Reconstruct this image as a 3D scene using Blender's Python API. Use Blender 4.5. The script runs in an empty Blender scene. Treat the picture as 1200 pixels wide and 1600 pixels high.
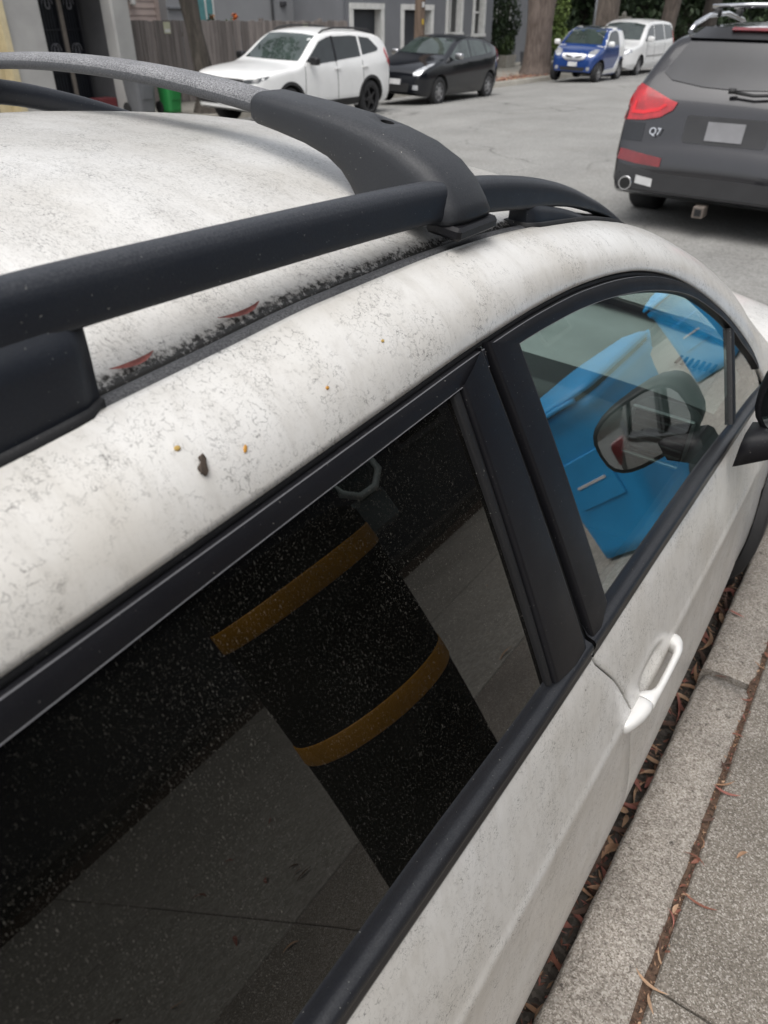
import bpy, bmesh, math, random
from mathutils import Vector, Matrix, Euler
from mathutils.bvhtree import BVHTree
from bisect import bisect_right
random.seed(7)
SC = bpy.context.scene
COL = SC.collection
R = math.radians
PI = math.pi

# ------------------------------------------------------------------ camera, sky, sun, exposure
CAM = Vector((1.064, 0.0, 1.80))
PITCH, YAW = R(33.805), R(34.326)
cam_d = bpy.data.cameras.new('camera')
cam = bpy.data.objects.new('camera', cam_d); COL.objects.link(cam)
cam_d.sensor_fit = 'HORIZONTAL'; cam_d.sensor_width = 36.0; cam_d.lens = 34.5
cam_d.clip_start = 0.02; cam_d.clip_end = 2000
cam.location = CAM
cam.rotation_euler = Euler((R(90) - PITCH, 0, YAW), 'XYZ')
cam_d.dof.use_dof = True; cam_d.dof.focus_distance = 1.08; cam_d.dof.aperture_fstop = 9.5
SC.camera = cam
SC.render.resolution_x, SC.render.resolution_y = 768, 1024

SUN_ELEV, SUN_ROT = R(66), R(250)
world = bpy.data.worlds.new('World'); SC.world = world; world.use_nodes = True
wn = world.node_tree; wn.nodes.clear()
w_out = wn.nodes.new('ShaderNodeOutputWorld'); w_bg = wn.nodes.new('ShaderNodeBackground')
w_sky = wn.nodes.new('ShaderNodeTexSky'); w_sky.sky_type = 'NISHITA'; w_sky.sun_disc = False
w_sky.sun_elevation = SUN_ELEV; w_sky.sun_rotation = SUN_ROT
w_sky.air_density = 1.0; w_sky.dust_density = 4.0; w_sky.ozone_density = 1.0
w_hs = wn.nodes.new('ShaderNodeHueSaturation'); w_hs.inputs['Saturation'].default_value = 0.22
wn.links.new(w_sky.outputs[0], w_hs.inputs['Color'])
wn.links.new(w_hs.outputs[0], w_bg.inputs[0]); wn.links.new(w_bg.outputs[0], w_out.inputs[0])
w_bg.inputs[1].default_value = 0.11
sun_d = bpy.data.lights.new('sun', 'SUN'); sun_d.energy = 0.7; sun_d.angle = R(60); sun_d.color = (1, 0.97, 0.92)
sun = bpy.data.objects.new('sun', sun_d); COL.objects.link(sun)
# sun direction: a soft overcast glow from high over the near pavement, a little behind the camera
_az = R(165)
sd = Vector((math.cos(SUN_ELEV) * math.sin(_az), math.cos(SUN_ELEV) * math.cos(_az), math.sin(SUN_ELEV)))
sun.rotation_euler = sd.to_track_quat('Z', 'Y').to_euler()
w_sky.sun_rotation = _az
SC.view_settings.view_transform = 'Standard'; SC.view_settings.look = 'None'
SC.view_settings.gamma = 1.0; SC.view_settings.exposure = 1.0
SC.view_settings.use_curve_mapping = False
SC.render.engine = 'CYCLES'
SC.cycles.max_bounces = 10; SC.cycles.transparent_max_bounces = 12
SC.cycles.sample_clamp_indirect = 6.0

# ------------------------------------------------------------------ materials
MATS = {}
def _mat(name):
    m = bpy.data.materials.new(name); m.use_nodes = True
    nt = m.node_tree
    b = nt.nodes['Principled BSDF']
    return m, nt, b
def nd(nt, kind, **kw):
    n = nt.nodes.new(kind)
    for k, v in kw.items():
        if k in n.inputs: n.inputs[k].default_value = v
        else: setattr(n, k, v)
    return n
def ramp(nt, fac, stops, interp='LINEAR'):
    r = nt.nodes.new('ShaderNodeValToRGB'); r.color_ramp.interpolation = interp
    e = r.color_ramp.elements
    while len(e) < len(stops): e.new(0.5)
    for i, (p, c) in enumerate(stops):
        e[i].position = p; e[i].color = c if len(c) == 4 else (*c, 1)
    nt.links.new(fac, r.inputs[0]); return r.outputs[0]
def g(v): return (v, v, v, 1)
def mixc(nt, fac, a, b, mode='MIX'):
    m = nt.nodes.new('ShaderNodeMix'); m.data_type = 'RGBA'; m.blend_type = mode
    for inp, v in ((m.inputs[0], fac), (m.inputs[6], a), (m.inputs[7], b)):
        if hasattr(v, 'is_linked'): nt.links.new(v, inp)
        elif isinstance(v, (int, float)): inp.default_value = v
        else: inp.default_value = v if len(v) == 4 else (*v, 1)
    return m.outputs[2]
def math_n(nt, op, a, b=None, c=None, clamp=False):
    m = nt.nodes.new('ShaderNodeMath'); m.operation = op; m.use_clamp = clamp
    for i, v in enumerate((a, b, c)):
        if v is None: continue
        if hasattr(v, 'is_linked'): nt.links.new(v, m.inputs[i])
        else: m.inputs[i].default_value = v
    return m.outputs[0]
def coords(nt, scale=None, which='Object', rot=None):
    t = nt.nodes.new('ShaderNodeTexCoord')
    o = t.outputs[which]
    if scale is not None or rot is not None:
        mp = nt.nodes.new('ShaderNodeMapping')
        if scale is not None: mp.inputs['Scale'].default_value = scale
        if rot is not None: mp.inputs['Rotation'].default_value = rot
        nt.links.new(o, mp.inputs['Vector']); o = mp.outputs[0]
    return o
def noise(nt, vec, scale, detail=3, rough=0.55, dist=0.0):
    n = nd(nt, 'ShaderNodeTexNoise'); n.inputs['Scale'].default_value = scale
    n.inputs['Detail'].default_value = detail; n.inputs['Roughness'].default_value = rough
    n.inputs['Distortion'].default_value = dist
    nt.links.new(vec, n.inputs['Vector']); return n.outputs['Fac']
def bump(nt, b, h, strength=0.3, dist=0.01):
    n = nt.nodes.new('ShaderNodeBump'); n.inputs['Strength'].default_value = strength
    n.inputs['Distance'].default_value = dist
    nt.links.new(h, n.inputs['Height']); nt.links.new(n.outputs[0], b.inputs['Normal']); return n

def plain(name, col, rough=0.5, metal=0.0, spec=0.5, var=0.12, vscale=6.0, bmp=0.0, bscale=60.0, coat=0.0):
    """a material with a little tone variation and optional fine relief"""
    if name in MATS: return MATS[name]
    m, nt, b = _mat(name)
    v = coords(nt)
    n = noise(nt, v, vscale, 4)
    lo = tuple(max(0, c * (1 - var)) for c in col); hi = tuple(min(1, c * (1 + var)) for c in col)
    nt.links.new(ramp(nt, n, [(0.3, lo), (0.7, hi)]), b.inputs['Base Color'])
    b.inputs['Roughness'].default_value = rough; b.inputs['Metallic'].default_value = metal
    b.inputs['Specular IOR Level'].default_value = spec
    b.inputs['Coat Weight'].default_value = coat; b.inputs['Coat Roughness'].default_value = 0.05
    if bmp: bump(nt, b, noise(nt, v, bscale, 4), bmp, 0.01)
    MATS[name] = m; return m

def paint(name, col, rough=0.35, metal=0.0, coat=0.7, var=0.05):
    return plain(name, col, rough, metal, 0.5, var, 3.0, 0, 60, coat)

def m_white_dirty(name, roof=0.0):
    """white paint carrying sooty mildew: hair lines, specks, drip streaks"""
    m, nt, b = _mat(name)
    v = coords(nt)
    big = noise(nt, v, 5.0, 5, 0.6)
    base = ramp(nt, big, [(0.3, (0.60, 0.575, 0.53)), (0.5, (0.68, 0.665, 0.635)), (0.72, (0.72, 0.71, 0.69))])
    # patches where the growth is dense
    patch = ramp(nt, noise(nt, v, 13.0, 6, 0.68, 0.9), [(0.43, g(0)), (0.62, g(1))])
    patch2 = ramp(nt, noise(nt, v, 42.0, 4, 0.65, 0.5), [(0.44, g(0.0)), (0.62, g(1))])
    # fine specks
    fine = noise(nt, v, 780.0, 3, 0.65)
    sp = ramp(nt, fine, [(0.575, g(0)), (0.65, g(1))])
    # hair lines: warped cells, only parts of the edges kept
    warp = nd(nt, 'ShaderNodeTexNoise'); warp.inputs['Scale'].default_value = 60.0; warp.inputs['Detail'].default_value = 4
    nt.links.new(v, warp.inputs['Vector'])
    wv = nt.nodes.new('ShaderNodeVectorMath'); wv.operation = 'MULTIPLY_ADD'
    wv.inputs[1].default_value = (0.022, 0.022, 0.022)
    nt.links.new(warp.outputs['Color'], wv.inputs[0]); nt.links.new(v, wv.inputs[2])
    vor = nd(nt, 'ShaderNodeTexVoronoi'); vor.feature = 'DISTANCE_TO_EDGE'; vor.inputs['Scale'].default_value = 125.0
    nt.links.new(wv.outputs[0], vor.inputs['Vector'])
    hair = ramp(nt, vor.outputs['Distance'], [(0.0, g(1)), (0.075, g(0))])
    keep = ramp(nt, noise(nt, v, 150.0, 4, 0.7), [(0.46, g(0)), (0.56, g(1))])
    hair = math_n(nt, 'MULTIPLY', hair, keep)
    # drips run down the slope: stretched across x/z, tight along y
    vs = coords(nt, (100.0, 560.0, 100.0), rot=(R(14), 0, 0))
    dr = ramp(nt, noise(nt, vs, 1.0, 4, 0.65), [(0.57, g(0)), (0.66, g(1))])
    dr = math_n(nt, 'MULTIPLY', dr, keep)
    a = math_n(nt, 'MULTIPLY', sp, patch2)
    a = math_n(nt, 'MULTIPLY', a, math_n(nt, 'MULTIPLY_ADD', patch, 0.9, 0.2))
    h2 = math_n(nt, 'MULTIPLY', hair, math_n(nt, 'MULTIPLY_ADD', patch, 0.80, 0.07))
    d2 = math_n(nt, 'MULTIPLY', dr, math_n(nt, 'MULTIPLY_ADD', patch2, 0.38, 0.03))
    dirt = math_n(nt, 'MAXIMUM', math_n(nt, 'MAXIMUM', a, h2), d2)
    smear = ramp(nt, noise(nt, coords(nt, (16, 42, 16)), 1.0, 6, 0.72, 0.5), [(0.46, g(0)), (0.74, g(0.42))])
    base = mixc(nt, smear, base, (0.42, 0.395, 0.355))
    if roof:
        film = ramp(nt, noise(nt, coords(nt, (3, 9, 3)), 1.2, 5, 0.65), [(0.35, g(0)), (0.8, g(1))])
        grit = ramp(nt, noise(nt, coords(nt, (190.0, 430.0, 190)), 1.0, 5, 0.78, 0.6), [(0.51, g(0)), (0.66, g(1))])
        blot = ramp(nt, noise(nt, v, 22.0, 5, 0.7, 0.8), [(0.36, g(0.25)), (0.60, g(1))])
        grit = math_n(nt, 'MULTIPLY', grit, blot)
        dirt = math_n(nt, 'MAXIMUM', dirt, math_n(nt, 'MULTIPLY', grit, math_n(nt, 'MULTIPLY_ADD', film, 0.65, 0.42)))
        base = mixc(nt, math_n(nt, 'MULTIPLY', film, 0.5), base, (0.47, 0.455, 0.43))
        # black growth where the roof runs into its gutter
        sx = nt.nodes.new('ShaderNodeSeparateXYZ'); nt.links.new(v, sx.inputs[0])
        ax = math_n(nt, 'ABSOLUTE', sx.outputs[0])
        wob = math_n(nt, 'MULTIPLY_ADD', noise(nt, v, 150.0, 5, 0.75), 0.045, ax)
        ed = ramp(nt, math_n(nt, 'MULTIPLY_ADD', wob, 10.0, -4.97), [(0.28, g(0)), (0.335, g(0.35)), (0.385, g(1))])
        dirt = math_n(nt, 'MAXIMUM', dirt, ed)
    col = mixc(nt, dirt, base, (0.035, 0.033, 0.03))
    nt.links.new(col, b.inputs['Base Color'])
    rr = math_n(nt, 'MULTIPLY_ADD', dirt, 0.35, 0.34)
    nt.links.new(rr, b.inputs['Roughness'])
    b.inputs['Coat Weight'].default_value = 0.6; b.inputs['Coat Roughness'].default_value = 0.2
    bump(nt, b, dirt, 0.12, 0.002)
    MATS[name] = m; return m

def m_black_plastic(name, col=(0.0115, 0.0145, 0.021), rough=0.42, dust=0.07, specks=True, spec=.4):
    m, nt, b = _mat(name)
    b.inputs['Specular IOR Level'].default_value = spec
    v = coords(nt)
    n1 = ramp(nt, noise(nt, v, 9.0, 5, 0.6), [(0.35, g(0)), (0.75, g(1))])
    sp = ramp(nt, noise(nt, v, 330.0, 2, 0.5), [(0.735, g(0)), (0.76, g(1))])
    geo = nt.nodes.new('ShaderNodeNewGeometry'); sz = nt.nodes.new('ShaderNodeSeparateXYZ')
    nt.links.new(geo.outputs['True Normal'], sz.inputs[0])
    up = ramp(nt, sz.outputs[2], [(0.25, g(0.15)), (0.95, g(1))])    # dust settles on level faces
    gr = ramp(nt, noise(nt, v, 480.0, 3, 0.7), [(0.38, g(0.1)), (0.62, g(1))])
    fac = math_n(nt, 'MULTIPLY', math_n(nt, 'MULTIPLY', up, gr), math_n(nt, 'MULTIPLY_ADD', n1, dust, dust * 1.3))
    c = mixc(nt, fac, col, (0.34, 0.34, 0.35))
    if specks: c = mixc(nt, math_n(nt, 'MULTIPLY', sp, 0.7), c, (0.35, 0.34, 0.31))
    nt.links.new(c, b.inputs['Base Color'])
    nt.links.new(math_n(nt, 'MULTIPLY_ADD', n1, 0.15, rough), b.inputs['Roughness'])
    bump(nt, b, noise(nt, v, 700.0, 2), 0.22, 0.001)
    MATS[name] = m; return m

def m_glass(name, tint, ior=1.6, dust=0.0, rough=0.0):
    """a car pane: tinted straight-through light plus mirror reflection growing with angle, with settled dust"""
    m, nt, b = _mat(name); nt.nodes.remove(b)
    out = [n for n in nt.nodes if n.type == 'OUTPUT_MATERIAL'][0]
    tr = nd(nt, 'ShaderNodeBsdfTransparent'); tr.inputs[0].default_value = (*tint, 1)
    gl = nd(nt, 'ShaderNodeBsdfGlossy'); gl.inputs['Roughness'].default_value = rough; gl.inputs[0].default_value = (1, 1, 1, 1)
    fr = nd(nt, 'ShaderNodeFresnel'); fr.inputs['IOR'].default_value = ior
    # the same fresnel from both faces
    geo = nt.nodes.new('ShaderNodeNewGeometry')
    dt = nt.nodes.new('ShaderNodeVectorMath'); dt.operation = 'DOT_PRODUCT'
    nt.links.new(geo.outputs['Incoming'], dt.inputs[0]); nt.links.new(geo.outputs['Normal'], dt.inputs[1])
    ca = math_n(nt, 'ABSOLUTE', dt.outputs['Value'])
    f0 = ((ior - 1) / (ior + 1)) ** 2
    one = math_n(nt, 'SUBTRACT', 1.0, ca, clamp=True)
    sch = math_n(nt, 'MULTIPLY_ADD', math_n(nt, 'POWER', one, 3.6), 1 - f0, f0, clamp=True)
    mx = nt.nodes.new('ShaderNodeMixShader')
    nt.links.new(sch, mx.inputs[0]); nt.links.new(tr.outputs[0], mx.inputs[1]); nt.links.new(gl.outputs[0], mx.inputs[2])
    res = mx.outputs[0]
    nt.nodes.remove(fr)
    if dust:
        v = coords(nt)
        df = nd(nt, 'ShaderNodeBsdfDiffuse'); df.inputs[0].default_value = (0.33, 0.31, 0.27, 1)
        patch = ramp(nt, noise(nt, v, 9.0, 5, 0.65, 0.5), [(0.36, g(0.20)), (0.68, g(1))])
        sp = ramp(nt, noise(nt, v, 850.0, 2, 0.55), [(0.66, g(0)), (0.71, g(1))])
        sp2 = ramp(nt, noise(nt, coords(nt, (170, 800, 170)), 1.0, 3, 0.6), [(0.645, g(0)), (0.74, g(0.8))])
        film = ramp(nt, noise(nt, v, 3.0, 4), [(0.3, g(0.004)), (0.8, g(0.018))])
        f = math_n(nt, 'MULTIPLY', math_n(nt, 'MAXIMUM', sp, sp2), patch)
        f = math_n(nt, 'MULTIPLY_ADD', f, dust, film, clamp=True)
        m2 = nt.nodes.new('ShaderNodeMixShader')
        nt.links.new(f, m2.inputs[0]); nt.links.new(res, m2.inputs[1]); nt.links.new(df.outputs[0], m2.inputs[2]); res = m2.outputs[0]
    nt.links.new(res, out.inputs[0])
    MATS[name] = m; return m

def m_speckle(name, stops, scale, pits=0.0, big=(0.85, 1.1), bscale=3.0, bmp=0.4, rough=0.85, stain=0.0, bd=0.004, cracks=False):
    """stone / concrete / asphalt: grains of several tones, slow tone drift, pits"""
    m, nt, b = _mat(name)
    v = coords(nt)
    vor = nd(nt, 'ShaderNodeTexVoronoi'); vor.inputs['Scale'].default_value = scale
    nt.links.new(v, vor.inputs['Vector'])
    sep = nt.nodes.new('ShaderNodeSeparateColor'); nt.links.new(vor.outputs['Color'], sep.inputs[0])
    gn = math_n(nt, 'MULTIPLY_ADD', noise(nt, v, scale * 0.30, 5, 0.75), 0.55, math_n(nt, 'MULTIPLY', sep.outputs[0], 0.55))
    c = ramp(nt, gn, stops)
    dr = ramp(nt, noise(nt, v, bscale, 5, 0.6), [(0.3, g(big[0])), (0.72, g(big[1]))])
    c = mixc(nt, 1.0, c, dr, 'MULTIPLY')
    if pits:
        pn = ramp(nt, noise(nt, v, scale * 0.16, 4, 0.65, 0.4), [(0.28, g(1)), (0.40, g(0))])
        c = mixc(nt, math_n(nt, 'MULTIPLY', pn, pits), c, (0.06, 0.05, 0.042))
    if stain:
        stn = ramp(nt, noise(nt, v, 1.3, 6, 0.7, 0.6), [(0.5, g(0)), (0.72, g(1))])
        c = mixc(nt, math_n(nt, 'MULTIPLY', stn, stain), c, (0.10, 0.085, 0.07))
    nt.links.new(c, b.inputs['Base Color']); b.inputs['Roughness'].default_value = rough
    b.inputs['Specular IOR Level'].default_value = 0.3
    hh = math_n(nt, 'ADD', gn, math_n(nt, 'MULTIPLY', noise(nt, v, scale * 0.12, 3), 1.2))
    bump(nt, b, hh, bmp, bd)
    if cracks:
        vc = nd(nt, 'ShaderNodeTexVoronoi'); vc.feature = 'DISTANCE_TO_EDGE'; vc.inputs['Scale'].default_value = .42
        wz = nd(nt, 'ShaderNodeTexNoise'); wz.inputs['Scale'].default_value = 1.6; wz.inputs['Detail'].default_value = 6
        nt.links.new(v, wz.inputs['Vector'])
        wa = nt.nodes.new('ShaderNodeVectorMath'); wa.operation = 'MULTIPLY_ADD'; wa.inputs[1].default_value = (.9, .9, 0)
        nt.links.new(wz.outputs['Color'], wa.inputs[0]); nt.links.new(v, wa.inputs[2]); nt.links.new(wa.outputs[0], vc.inputs['Vector'])
        ck = ramp(nt, vc.outputs['Distance'], [(0.0, g(.75)), (0.012, g(0))])
        ck = math_n(nt, 'MULTIPLY', ck, ramp(nt, noise(nt, v, .35, 3), [(0.45, g(0)), (0.6, g(1))]))
        c = mixc(nt, ck, c, (.07, .068, .064))
        lanes = ramp(nt, noise(nt, coords(nt, (.9, .05, 1)), 1.0, 4, .6), [(0.35, g(.90)), (0.65, g(1.04))])
        c = mixc(nt, 1.0, c, lanes, 'MULTIPLY')
        oil = ramp(nt, noise(nt, v, .8, 5, .75, .8), [(0.64, g(0)), (0.78, g(.3))])
        c = mixc(nt, oil, c, (.10, .097, .092))
        nt.links.new(c, b.inputs['Base Color'])
    MATS[name] = m; return m

def m_wood(name, c1, c2, axis=2, rough=0.8, per_obj=0.35):
    m, nt, b = _mat(name)
    sc = [26, 26, 26]; sc[axis] = 1.3
    v = coords(nt, tuple(sc))
    n = noise(nt, v, 1.0, 5, 0.65, 0.4)
    c = ramp(nt, n, [(0.3, c1), (0.7, c2)])
    oi = nt.nodes.new('ShaderNodeObjectInfo')
    f = math_n(nt, 'MULTIPLY_ADD', oi.outputs['Random'], per_obj * 2, 1 - per_obj)
    cc = nt.nodes.new('ShaderNodeCombineColor')
    for i in range(3): nt.links.new(f, cc.inputs[i])
    c = mixc(nt, 1.0, c, cc.outputs[0], 'MULTIPLY')
    nt.links.new(c, b.inputs['Base Color']); b.inputs['Roughness'].default_value = rough
    bump(nt, b, n, 0.4, 0.004)
    MATS[name] = m; return m

def m_leaf(name, c1, c2, trans=0.3):
    m, nt, b = _mat(name)
    v = coords(nt)
    n = noise(nt, v, 1.1, 4, 0.7)
    n2 = noise(nt, v, 30.0, 2)
    f = math_n(nt, 'MULTIPLY_ADD', n2, 0.4, math_n(nt, 'MULTIPLY', n, 0.6))
    nt.links.new(ramp(nt, f, [(0.36, c1), (0.62, c2)]), b.inputs['Base Color'])
    b.inputs['Roughness'].default_value = 0.6; b.inputs['Specular IOR Level'].default_value = 0.25
    MATS[name] = m; return m

def m_bark(name, c1, c2):
    m, nt, b = _mat(name)
    v = coords(nt, (9, 9, 1.6))
    n = noise(nt, v, 1.0, 6, 0.7, 0.8)
    nt.links.new(ramp(nt, n, [(0.32, c1), (0.68, c2)]), b.inputs['Base Color'])
    b.inputs['Roughness'].default_value = 0.9
    bump(nt, b, n, 0.8, 0.04)
    MATS[name] = m; return m

WHITE = m_white_dirty('white car paint with mildew')
ROOFW = m_white_dirty('white roof paint with grime', 1.0)
PLAST = m_black_plastic('black roof rail plastic')
BARTOP = m_black_plastic('weathered crossbar plastic', (0.028, 0.03, 0.034), 0.5, 0.55)
TRIM = m_black_plastic('satin black window trim', (0.007, 0.007, 0.009), 0.36, 0.012, spec=.28)
RUBBER = m_black_plastic('black rubber seal', (0.008, 0.008, 0.009), 0.55, 0.04)
GLASS_R = m_glass('privacy glass with dust', (0.012, 0.014, 0.014), 1.46, 0.5)
GLASS_F = m_glass('green tinted side glass', (0.70, 0.83, 0.79), 2.6, 0.03)
GLASS_W = m_glass('windscreen glass', (0.80, 0.88, 0.85), 1.5, 0.02)
DARKIN = plain('dark interior plastic', (0.02, 0.021, 0.022), 0.6, bmp=0.15, bscale=300)
DASHM = plain('soft grey dashboard', (0.05, 0.055, 0.055), 0.55, bmp=0.2, bscale=400)
CLOTH = plain('charcoal seat cloth', (0.03, 0.03, 0.032), 0.9, bmp=0.3, bscale=200)
SILVER = plain('silver trim', (0.55, 0.55, 0.56), 0.3, 1.0)
CHROME = plain('bright chrome', (0.75, 0.75, 0.77), 0.12, 1.0)
TYRE = plain('tyre rubber', (0.02, 0.02, 0.021), 0.85, bmp=0.3, bscale=80)
RIMG = plain('grey alloy', (0.38, 0.38, 0.39), 0.35, 0.9)
RIMB = plain('black alloy', (0.02, 0.02, 0.022), 0.35, 0.3)
CARGLASS = plain('dark car window', (0.012, 0.016, 0.016), 0.03, 0, 0.8, 0.3)
SCREENGL = plain('greenish windscreen', (0.04, 0.055, 0.05), 0.03, 0, 0.9, 0.4, 2.0)
LAMP = plain('clear headlamp lens', (0.55, 0.56, 0.58), 0.12, 0.5, 0.8, 0.4, 14)
PLATEM = plain('white number plate', (0.6, 0.6, 0.6), 0.5)
REDL = plain('red lamp lens', (.36, .006, .012), 0.15, 0, 0.6, 0.35, 12, coat=0.6)
REDD = plain('dark red lamp lens', (0.16, 0.006, 0.01), 0.15, 0, 0.6, 0.25, 12, coat=0.6)

# ------------------------------------------------------------------ helpers
def mesh_obj(name, verts, faces, mat=None, parent=None, smooth=True, mats=None, fm=None):
    me = bpy.data.meshes.new(name)
    me.from_pydata([tuple(v) for v in verts], [], faces); me.validate(); me.update()
    for m in (mats or ([mat] if mat else [])): me.materials.append(m)
    if fm:
        for p, i in zip(me.polygons, fm): p.material_index = i
    if smooth: me.polygons.foreach_set('use_smooth', [True] * len(me.polygons))
    o = bpy.data.objects.new(name, me); COL.objects.link(o)
    if parent: o.parent = parent
    return o
def bm_obj(name, bm, mat, parent=None, smooth=False):
    me = bpy.data.meshes.new(name); bmesh.ops.recalc_face_normals(bm, faces=bm.faces)
    bm.to_mesh(me); bm.free()
    for m in (mat if isinstance(mat, (list, tuple)) else [mat]): me.materials.append(m)
    if smooth: me.polygons.foreach_set('use_smooth', [True] * len(me.polygons))
    o = bpy.data.objects.new(name, me); COL.objects.link(o)
    if parent: o.parent = parent
    return o
def tag(o, label, cat, group=None, kind=None):
    if label: o['label'] = label
    if cat: o['category'] = cat
    if group: o['group'] = group
    if kind: o['kind'] = kind
    return o
def thing(name, label, cat, loc=(0, 0, 0), rot=(0, 0, 0), group=None):
    o = bpy.data.objects.new(name, None); COL.objects.link(o)
    o.location = loc; o.rotation_euler = rot; o.empty_display_size = 0.2
    return tag(o, label, cat, group)
def structure(o): o['kind'] = 'structure'; return o
def stuff(o): o['kind'] = 'stuff'; return o
def copy_tree(o, parent=None):
    c = o.copy(); COL.objects.link(c)
    if parent: c.parent = parent
    for ch in list(o.children): copy_tree(ch, c)
    return c
def box_bm(bm, cx, cy, cz, sx, sy, sz, bev=0.0, rot=None, seg=1):
    r = bmesh.ops.create_cube(bm, size=1.0)
    vs = r['verts']
    bmesh.ops.scale(bm, vec=(sx, sy, sz), verts=vs)
    if bev > 0:
        es = list({e for v in vs for e in v.link_edges})
        rb = bmesh.ops.bevel(bm, geom=es, offset=bev, segments=seg, affect='EDGES', profile=0.5)
        vs = list({v for f in rb['faces'] for v in f.verts} | {v for v in vs if v.is_valid})
    if rot is not None: bmesh.ops.rotate(bm, cent=(0, 0, 0), matrix=rot, verts=vs)
    bmesh.ops.translate(bm, vec=(cx, cy, cz), verts=vs)
    return vs
def box(name, c, s, mat, parent=None, bev=0.0, rot=None, smooth=False):
    bm = bmesh.new(); box_bm(bm, *c, *s, bev, rot); return bm_obj(name, bm, mat, parent, smooth)
def grid(name, rows, mat, parent=None, smooth=True, flip=False, closed=False):
    n, k = len(rows), len(rows[0]); V = [p for r in rows for p in r]; F = []
    for i in range(n - 1):
        for j in range(k if closed else k - 1):
            a, b_ = i * k + j, i * k + (j + 1) % k; c, d = (i + 1) * k + (j + 1) % k, (i + 1) * k + j
            F.append((a, d, c, b_) if flip else (a, b_, c, d))
    return mesh_obj(name, V, F, mat, parent, smooth)
def loft(name, rows, mat, parent=None, caps=True, smooth=True):
    """closed rings lofted one after the other, both ends capped"""
    n, k = len(rows), len(rows[0]); V = [p for r in rows for p in r]; F = []
    for i in range(n - 1):
        for j in range(k):
            F.append((i * k + j, i * k + (j + 1) % k, (i + 1) * k + (j + 1) % k, (i + 1) * k + j))
    if caps: F.append(tuple(range(k - 1, -1, -1))); F.append(tuple(range((n - 1) * k, n * k)))
    o = mesh_obj(name, V, F, mat, parent, smooth)
    bm = bmesh.new(); bm.from_mesh(o.data); bmesh.ops.recalc_face_normals(bm, faces=bm.faces); bm.to_mesh(o.data); bm.free()
    if smooth and caps:
        for p in o.data.polygons:
            if len(p.vertices) > 4: p.use_smooth = False
    return o
def tube(name, pts, rad, mat, parent=None, n=10, rads=None):
    rows = []
    P = [Vector(p) for p in pts]; prev = None
    for i, p in enumerate(P):
        t = (P[min(i + 1, len(P) - 1)] - P[max(i - 1, 0)]).normalized()
        ref = Vector((0, 0, 1)) if abs(t.z) < 0.9 else Vector((1, 0, 0))
        a = t.cross(ref).normalized(); b_ = t.cross(a)
        r = rads[i] if rads else rad
        rows.append([p + a * r * math.cos(2 * PI * k / n) + b_ * r * math.sin(2 * PI * k / n) for k in range(n)])
    return loft(name, rows, mat, parent)
def lathe_rows(prof, n=28, axis='x'):
    rows = []
    for (r, h) in prof:
        if axis == 'x': rows.append([(h, r * math.cos(2 * PI * k / n), r * math.sin(2 * PI * k / n)) for k in range(n)])
        else: rows.append([(r * math.cos(2 * PI * k / n), r * math.sin(2 * PI * k / n), h) for k in range(n)])
    return rows
def interp(P, x):
    """smooth (Catmull-Rom on uneven knots, clamped) lookup in [(x, y)...]"""
    xs = [p[0] for p in P]
    if x <= xs[0]: return P[0][1] + (P[1][1] - P[0][1]) / (xs[1] - xs[0]) * (x - xs[0]) * 0
    if x >= xs[-1]: return P[-1][1]
    i = bisect_right(xs, x) - 1
    x0, x1 = xs[i], xs[i + 1]; y0, y1 = P[i][1], P[i + 1][1]; h = x1 - x0
    d = (y1 - y0) / h
    dl = (y0 - P[i - 1][1]) / (x0 - xs[i - 1]) if i > 0 else d
    dr = (P[i + 2][1] - y1) / (xs[i + 2] - x1) if i + 2 < len(P) else d
    def sl(a, b_):
        return 0.0 if a * b_ <= 0 else 2 * a * b_ / (a + b_)
    m0 = sl(dl, d) if i > 0 else d; m1 = sl(d, dr) if i + 2 < len(P) else d
    t = (x - x0) / h
    return y0 * (2 * t**3 - 3 * t**2 + 1) + m0 * h * (t**3 - 2 * t**2 + t) + y1 * (-2 * t**3 + 3 * t**2) + m1 * h * (t**3 - t**2)
def lin(P, x):
    if x <= P[0][0]: return P[0][1]
    for (a, b_), (c, d) in zip(P, P[1:]):
        if x <= c: return b_ + (d - b_) * (x - a) / (c - a)
    return P[-1][1]
def fr(a, b_, n): return [a + (b_ - a) * i / (n - 1) for i in range(n)]
def apply_boolean(o, cutters):
    for c in cutters:
        md = o.modifiers.new('cut', 'BOOLEAN'); md.object = c; md.operation = 'DIFFERENCE'; md.solver = 'EXACT'
        try: md.material_mode = 'TRANSFER'
        except Exception: pass
    dg = bpy.context.evaluated_depsgraph_get(); dg.update()
    me = bpy.data.meshes.new_from_object(o.evaluated_get(dg))
    o.modifiers.clear(); o.data = me
    for c in cutters: bpy.data.objects.remove(c)

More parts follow.
